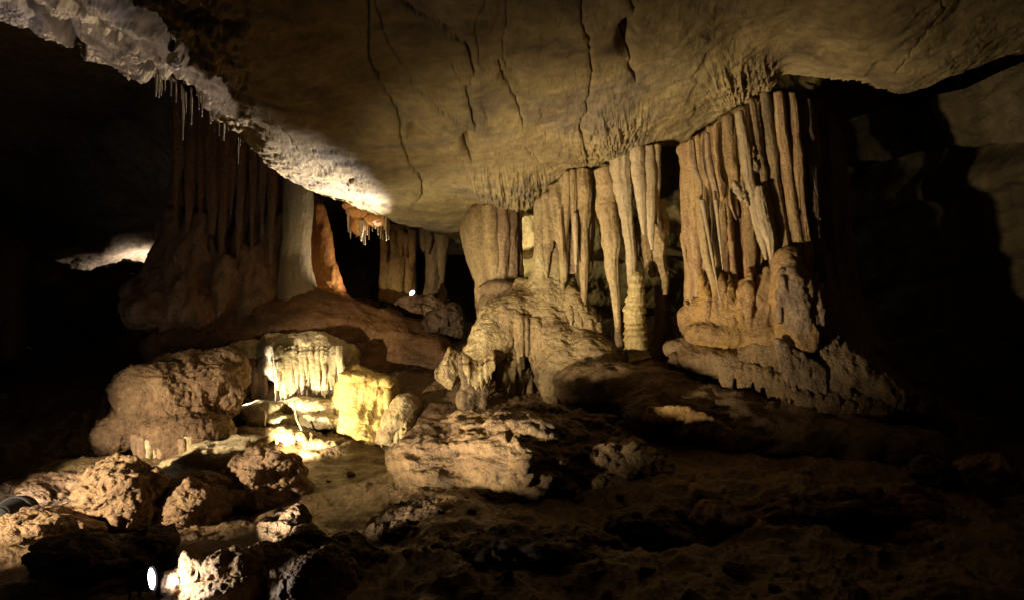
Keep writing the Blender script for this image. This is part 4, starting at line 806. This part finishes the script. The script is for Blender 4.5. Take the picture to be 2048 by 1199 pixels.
organic('rock_body', [ell(352, 1172, 3.42, 34, 26, 30, -20), ell(395, 1158, 3.45, 40, 36, 34, -26), ell(440, 1146, 3.45, 44, 36, 34, -22), ell(486, 1130, 3.46, 34, 30, 30, -30), ell(440, 1185, 3.38, 80, 28, 36, -10), ell(508, 1112, 3.48, 14, 16, 16, -40), ell(470, 1108, 3.47, 9, 14, 14), ell(375, 1122, 3.46, 10, 18, 14)],
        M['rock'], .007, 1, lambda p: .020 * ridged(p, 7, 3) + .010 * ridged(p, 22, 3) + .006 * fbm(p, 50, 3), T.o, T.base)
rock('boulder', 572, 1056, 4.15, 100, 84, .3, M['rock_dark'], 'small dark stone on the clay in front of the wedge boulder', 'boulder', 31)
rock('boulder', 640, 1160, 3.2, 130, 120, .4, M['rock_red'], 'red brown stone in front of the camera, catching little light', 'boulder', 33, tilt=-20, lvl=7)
rock('boulder', 525, 1152, 3.62, 130, 110, .3, M['rock'], 'stone added right of the glaring stones to shade the floor', 'boulder', 35, tilt=-20, lvl=7, amp=.2, fine=.02)  # added blocker, keeps the lamp beam off the foreground floor
rock('boulder', 585, 1160, 3.45, 120, 90, .3, M['rock_dark'], 'low dark stone added between the glaring stones and the red brown stone to shade the floor', 'boulder', 36, tilt=-20, lvl=6)  # second added blocker, shades the floor from the same beam
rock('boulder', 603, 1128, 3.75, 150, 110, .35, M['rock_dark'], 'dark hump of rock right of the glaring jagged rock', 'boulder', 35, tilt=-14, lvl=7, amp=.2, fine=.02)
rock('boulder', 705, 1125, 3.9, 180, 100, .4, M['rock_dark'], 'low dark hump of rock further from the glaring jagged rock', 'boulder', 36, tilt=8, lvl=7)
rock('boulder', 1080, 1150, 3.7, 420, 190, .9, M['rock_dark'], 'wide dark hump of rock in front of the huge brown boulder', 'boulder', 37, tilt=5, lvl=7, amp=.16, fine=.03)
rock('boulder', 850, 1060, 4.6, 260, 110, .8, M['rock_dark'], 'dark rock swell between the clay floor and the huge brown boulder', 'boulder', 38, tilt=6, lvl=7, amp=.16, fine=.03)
# central foreground boulder
rock('boulder', 1000, 935, 5.5, 410, 230, 1.5, M['flow_dark'], 'huge brown boulder with smooth humped back below the flowstone mound', 'boulder', 41, tilt=4, lvl=7, amp=.15, fine=.024, cuts=6)
rock('boulder', 1245, 950, 5.25, 230, 170, .9, M['flow_dark'], 'crusted knobby boulder right of the huge brown boulder', 'boulder', 42, tilt=12, lvl=7, amp=.14, fine=.035)
rock('boulder', 1110, 850, 5.9, 300, 70, .9, M['flow_dark'], 'low broken ledge between the mound and the huge brown boulder', 'boulder', 43, tilt=4, lvl=7, amp=.2, fine=.035)
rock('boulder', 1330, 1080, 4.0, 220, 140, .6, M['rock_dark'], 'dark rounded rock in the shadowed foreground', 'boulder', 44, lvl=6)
rock('boulder', 1620, 1110, 3.9, 620, 260, 1.2, M['rock_red'], 'broad red brown rock mass filling the shadowed foreground', 'boulder', 45, lvl=7, amp=.16, fine=.03)
rock('boulder', 1985, 960, 4.5, 120, 100, .5, M['rock_pink'], 'mottled round boulder above the fallen stalactite', 'boulder', 46, tilt=20)
rock('boulder', 1855, 950, 4.7, 90, 70, .4, M['rock_dark'], 'dark round boulder beside the fallen stalactite', 'boulder', 47)
single('fallen_stalactite', 'broken stalactite piece lying on the floor against a round boulder', 'stalactite', [(1922, 934, 8), (1945, 960, 14), (1970, 985, 15), (1995, 1004, 8)], 'rock_pink', 4.25, seed=62, seg=30)

# ---------------- far left cavity
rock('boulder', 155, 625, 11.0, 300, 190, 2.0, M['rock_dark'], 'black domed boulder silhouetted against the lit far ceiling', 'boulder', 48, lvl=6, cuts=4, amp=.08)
T = Thing('dripstone_curtain', P(20, 640, 9.0), 'dim brown dripstone mass hanging down at the picture edge', 'dripstone curtain')
organic('curtain', [ell(-20, 500, 9.2, 90, 46, 60, 12), ell(60, 540, 9.3, 70, 30, 50, 14), tubegeo([(10, 500, 40, 9.0), (14, 600, 26, 9.0), (20, 720, 20, 9.0)], seg=18), tubegeo([(-60, 500, 50, 9.0), (-50, 700, 40, 9.0)], seg=18)], M['drip_dark'], .03, 3, d_flute(.04, 4, .01), T.o, T.base)
rock('boulder', 260, 560, 12.2, 120, 70, 1.2, M['rock'], 'grey boulder half lit under the far ceiling glow', 'boulder', 49)

# ---------------- rock knob on the ceiling and soda straws along the rim
rock('hanging_rock', 352, 122, 4.55, 36, 40, .14, M['flow_pale'], 'white crystalline knob hanging alone from the dark ceiling', 'rock', 50, fine=.01)
ST = [(312, 160, 34, 1.5), (318, 160, 36, 1.7), (323, 161, 30, 1.2), (342, 170, 22, 1), (363, 182, 16, 1), (366, 190, 90, 1.5), (383, 188, 62, 1.5), (398, 200, 20, 1), (372, 196, 30, 1), (421, 216, 32, 1.5), (425, 220, 22, 1), (436, 226, 22, 1.2),
      (438, 226, 45, 1.2), (447, 236, 46, 1.6), (456, 244, 18, 1.2), (450, 236, 30, 1), (476, 262, 66, 1.4), (480, 262, 30, 1.6), (485, 266, 18, 1.4), (492, 270, 10, 1.4), (404, 204, 30, 1), (330, 166, 14, 1), (352, 178, 26, .9)]
names_ = 'soda straws hanging from the ceiling rim'
proto = None
for i, (x, y, L_, w_) in enumerate(ST):
    d = 4.95 + (x - 312) / 180 * 1.05
    lab = 'thin pale soda straw hanging from the bright ceiling rim, one of a loose row'
    o = drip('soda_straw', [(x, y - 12, w_ * 1.5), (x + .5, y + L_ * .5, w_), (x, y + L_, w_ * .5)], M['drip_pale'], d, None, P(x, y, d), seed=300 + i, seg=8)
    tag(o, lab, 'soda straw', names_)

# ---------------- lamps
def cyl(p0, p1, r0, r1, seg=24, rows=6):
    a = np.linspace(0, 1, rows)[:, None]; c = np.asarray(p0) * (1 - a) + np.asarray(p1) * a
    V, Fq, Ft = rings(c, np.linspace(r0, r1, rows), seg); return V, tris(Fq, Ft)
def join(gs):
    vs, fs, k = [], [], 0
    for V, Fc in gs: vs.append(V); fs.append(Fc + k); k += len(V)
    return np.vstack(vs), np.vstack(fs)
LABELS = {'front': 'added unseen floodlight behind the glowing white one, brightening the massive column','fill_wash': 'added floodlight outside the view, brightening the huge dim column','orange': 'added floodlight on the slope beside the low boulder, brightening the orange curtain', 'shelf': 'black floodlight tucked behind the large popcorn crusted boulder','near': 'black round floodlight glowing white at the bottom of the picture', 'key': 'black floodlight on the clay floor behind a small dark stone', 'left': 'added floodlight outside the view, lighting the boulders by the clay floor', 'edge': 'black floodlight housing seen from behind at the picture edge', 'ledge': 'black floodlight aimed up at the ceiling rim from behind the brown rough boulder',
          'small': 'small lit spotlight standing on a low boulder', 'window': 'black floodlight hidden behind the bulging column', 'far': 'black floodlight hidden behind the grey far boulder',
          'niche': 'black floodlight tucked behind the pale wedge boulder', 'yellow': 'black floodlight tucked behind the dark wet stone'}
def build_lamp(key, pos, aim, watts, col, cone, blend, rad):
    pos = np.array(pos); f = np.array(aim) - pos; f /= np.linalg.norm(f)
    R = {'near': .055, 'orange': .035, 'shelf': .035, 'key': .05, 'edge': .11, 'small': .04}.get(key, .05)
    T = Thing('floodlight', pos - f * R * 2.0 - np.array([0, 0, R * 1.6]), LABELS[key], 'floodlight')
    back = pos - f * R * 1.9
    hood = [(pos - f * .30 * R, R * .98), (pos - f * .29 * R, R * 1.07), (pos + f * R * (.12 if key in ('near', 'small') else .7), R * 1.08), (pos + f * R * (.12 if key in ('near', 'small') else .7), R * 1.01), (pos - f * .02, R * 1.0)]
    hv, hq, ht = rings([h_[0] for h_ in hood], [h_[1] for h_ in hood], 32)
    sd = np.cross(f, [0, 0, 1]); sd /= np.linalg.norm(sd); up_ = np.cross(sd, f); a_ = np.arange(32) * 2 * math.pi / 32
    hv = np.concatenate([h_[0] + h_[1] * (np.cos(a_)[:, None] * sd + np.sin(a_)[:, None] * up_) for h_ in hood])
    hood_geo = (hv, tris(hq, np.zeros((0, 3), int)))
    V, Fc = join([hood_geo, cyl(back, pos - f * .012, R * .62, R, 32, 8), cyl(back - f * R * .25, back, R * .3, R * .6, 24, 4)])
    link_mesh('housing', V, Fc, M['housing'], T.o, T.base)
    V, Fc = cyl(pos - f * .010, pos - f * .002, R * .9, R * .9, 32, 2); link_mesh('lens', V, Fc, M['lens'], T.o, T.base)
    side = np.cross(f, [0, 0, 1]); side /= np.linalg.norm(side)
    m_ = back + f * R * .6
    br = [cyl(m_ + side * R * 1.05, m_ + side * R * 1.05 - np.array([0, 0, R * 1.5]), .008, .008, 8), cyl(m_ - side * R * 1.05, m_ - side * R * 1.05 - np.array([0, 0, R * 1.5]), .008, .008, 8),
          cyl(m_ + side * R * 1.1 - np.array([0, 0, R * 1.5]), m_ - side * R * 1.1 - np.array([0, 0, R * 1.5]), .01, .01, 8)]
    if key in ('left', 'fill_wash'):  # poles added under the two unseen lamps outside the frame
        q_ = m_ - np.array([0, 0, R * 1.5]); link_mesh('added_stand', *join([cyl(q_, q_ - np.array([0, 0, .75]), .014, .014, 12), cyl(q_ - np.array([0, 0, .45]), q_ - np.array([.22, .1, .78]), .01, .01, 8), cyl(q_ - np.array([0, 0, .45]), q_ - np.array([-.22, .1, .78]), .01, .01, 8)]), M['housing'], T.o, T.base)
    V, Fc = join(br); link_mesh('bracket', V, Fc, M['housing'], T.o, T.base)
    ld = bpy.data.lights.new('lamp_light', 'SPOT'); ld.energy = watts; ld.color = col; ld.spot_size = math.radians(cone); ld.spot_blend = blend; ld.shadow_soft_size = rad
    lo = bpy.data.objects.new('lamp_light', ld); C.objects.link(lo); lo.parent = T.o
    lo.location = pos + f * .02 - T.base
    lo.rotation_mode = 'QUATERNION'; lo.rotation_quaternion = Vector(f).to_track_quat('-Z', 'Y')
for L_ in LAMPS: build_lamp(*L_)
cb = tubegeo([(834, 596, 1.3, 8.55), (842, 615, 1.3, 8.2), (850, 640, 1.3, 8.05), (856, 655, 1.3, 8.0), (857, 680, 1.3, 7.95)], seg=8, n=40)
tag(link_mesh('power_cable', *cb, M['cable'], None, P(857, 680, 7.95)), 'thin black cable running down from the small lit spotlight', 'cable')

# ---------------- loose stones lying on the clay floor
from mathutils.bvhtree import BVHTree
fl = [o for o in C.objects if o.name.startswith('cave_floor')][0]
bv = BVHTree.FromPolygons([v.co[:] for v in fl.data.vertices], [p.vertices[:] for p in fl.data.polygons])
protos = []
for k in range(4):
    V, Fc = ICO[5]; V = V.copy(); r = np.random.default_rng(900 + k)
    for _ in range(9):
        n = r.normal(size=3); n /= np.linalg.norm(n); h_ = r.uniform(.5, .8); kk = V @ n; V -= np.maximum(kk - h_, 0)[:, None] * n * .95
    V *= (1 + .12 * ridged(V + k * 9, 1.4, 3) + .05 * fbm(V + k, 6, 3))[:, None]; V *= np.array([1, .8, .6])
    me = link_mesh('stone', V, Fc, M[['rock', 'rock_pink', 'rock_dark', 'flow_dark'][k]]).data; o_ = [o for o in C.objects if o.data == me][0]; bpy.data.objects.remove(o_); protos.append(me)
rr = random.Random(5)
spots = [(rr.uniform(330, 860), rr.uniform(940, 1120)) for _ in range(46)] + [(rr.uniform(860, 1800), rr.uniform(960, 1190)) for _ in range(46)] + [(rr.uniform(20, 330), rr.uniform(1040, 1110)) for _ in range(14)]
for i, (x, y) in enumerate(spots):
    dr = Vector(P(x, y, 1.0) - CAM).normalized(); hit = bv.ray_cast(Vector(CAM), dr)
    if hit[0] is None: continue
    o = bpy.data.objects.new('stone', protos[i % 4]); C.objects.link(o)
    sz = rr.uniform(.012, .035) * (1.7 if rr.random() < .2 else 1)
    o.scale = (sz, sz, sz); o.location = hit[0] + Vector((0, 0, sz * .3)); o.rotation_euler = (rr.uniform(-.3, .3), rr.uniform(-.3, .3), rr.uniform(0, 6.28))
    tag(o, 'small loose stone lying on the wet clay floor', 'stone', 'loose stones scattered on the clay floor')
cb = tubegeo([(268, 1180, 2.0, 3.3), (240, 1188, 2.0, 3.25), (200, 1176, 2.0, 3.3), (150, 1190, 2.0, 3.2), (90, 1184, 2.0, 3.2), (20, 1196, 2.0, 3.1)], seg=8, n=50)
tag(link_mesh('power_cable', *cb, M['cable'], None, P(268, 1180, 3.3)), 'black cable trailing from the glowing floodlight toward the corner', 'cable')
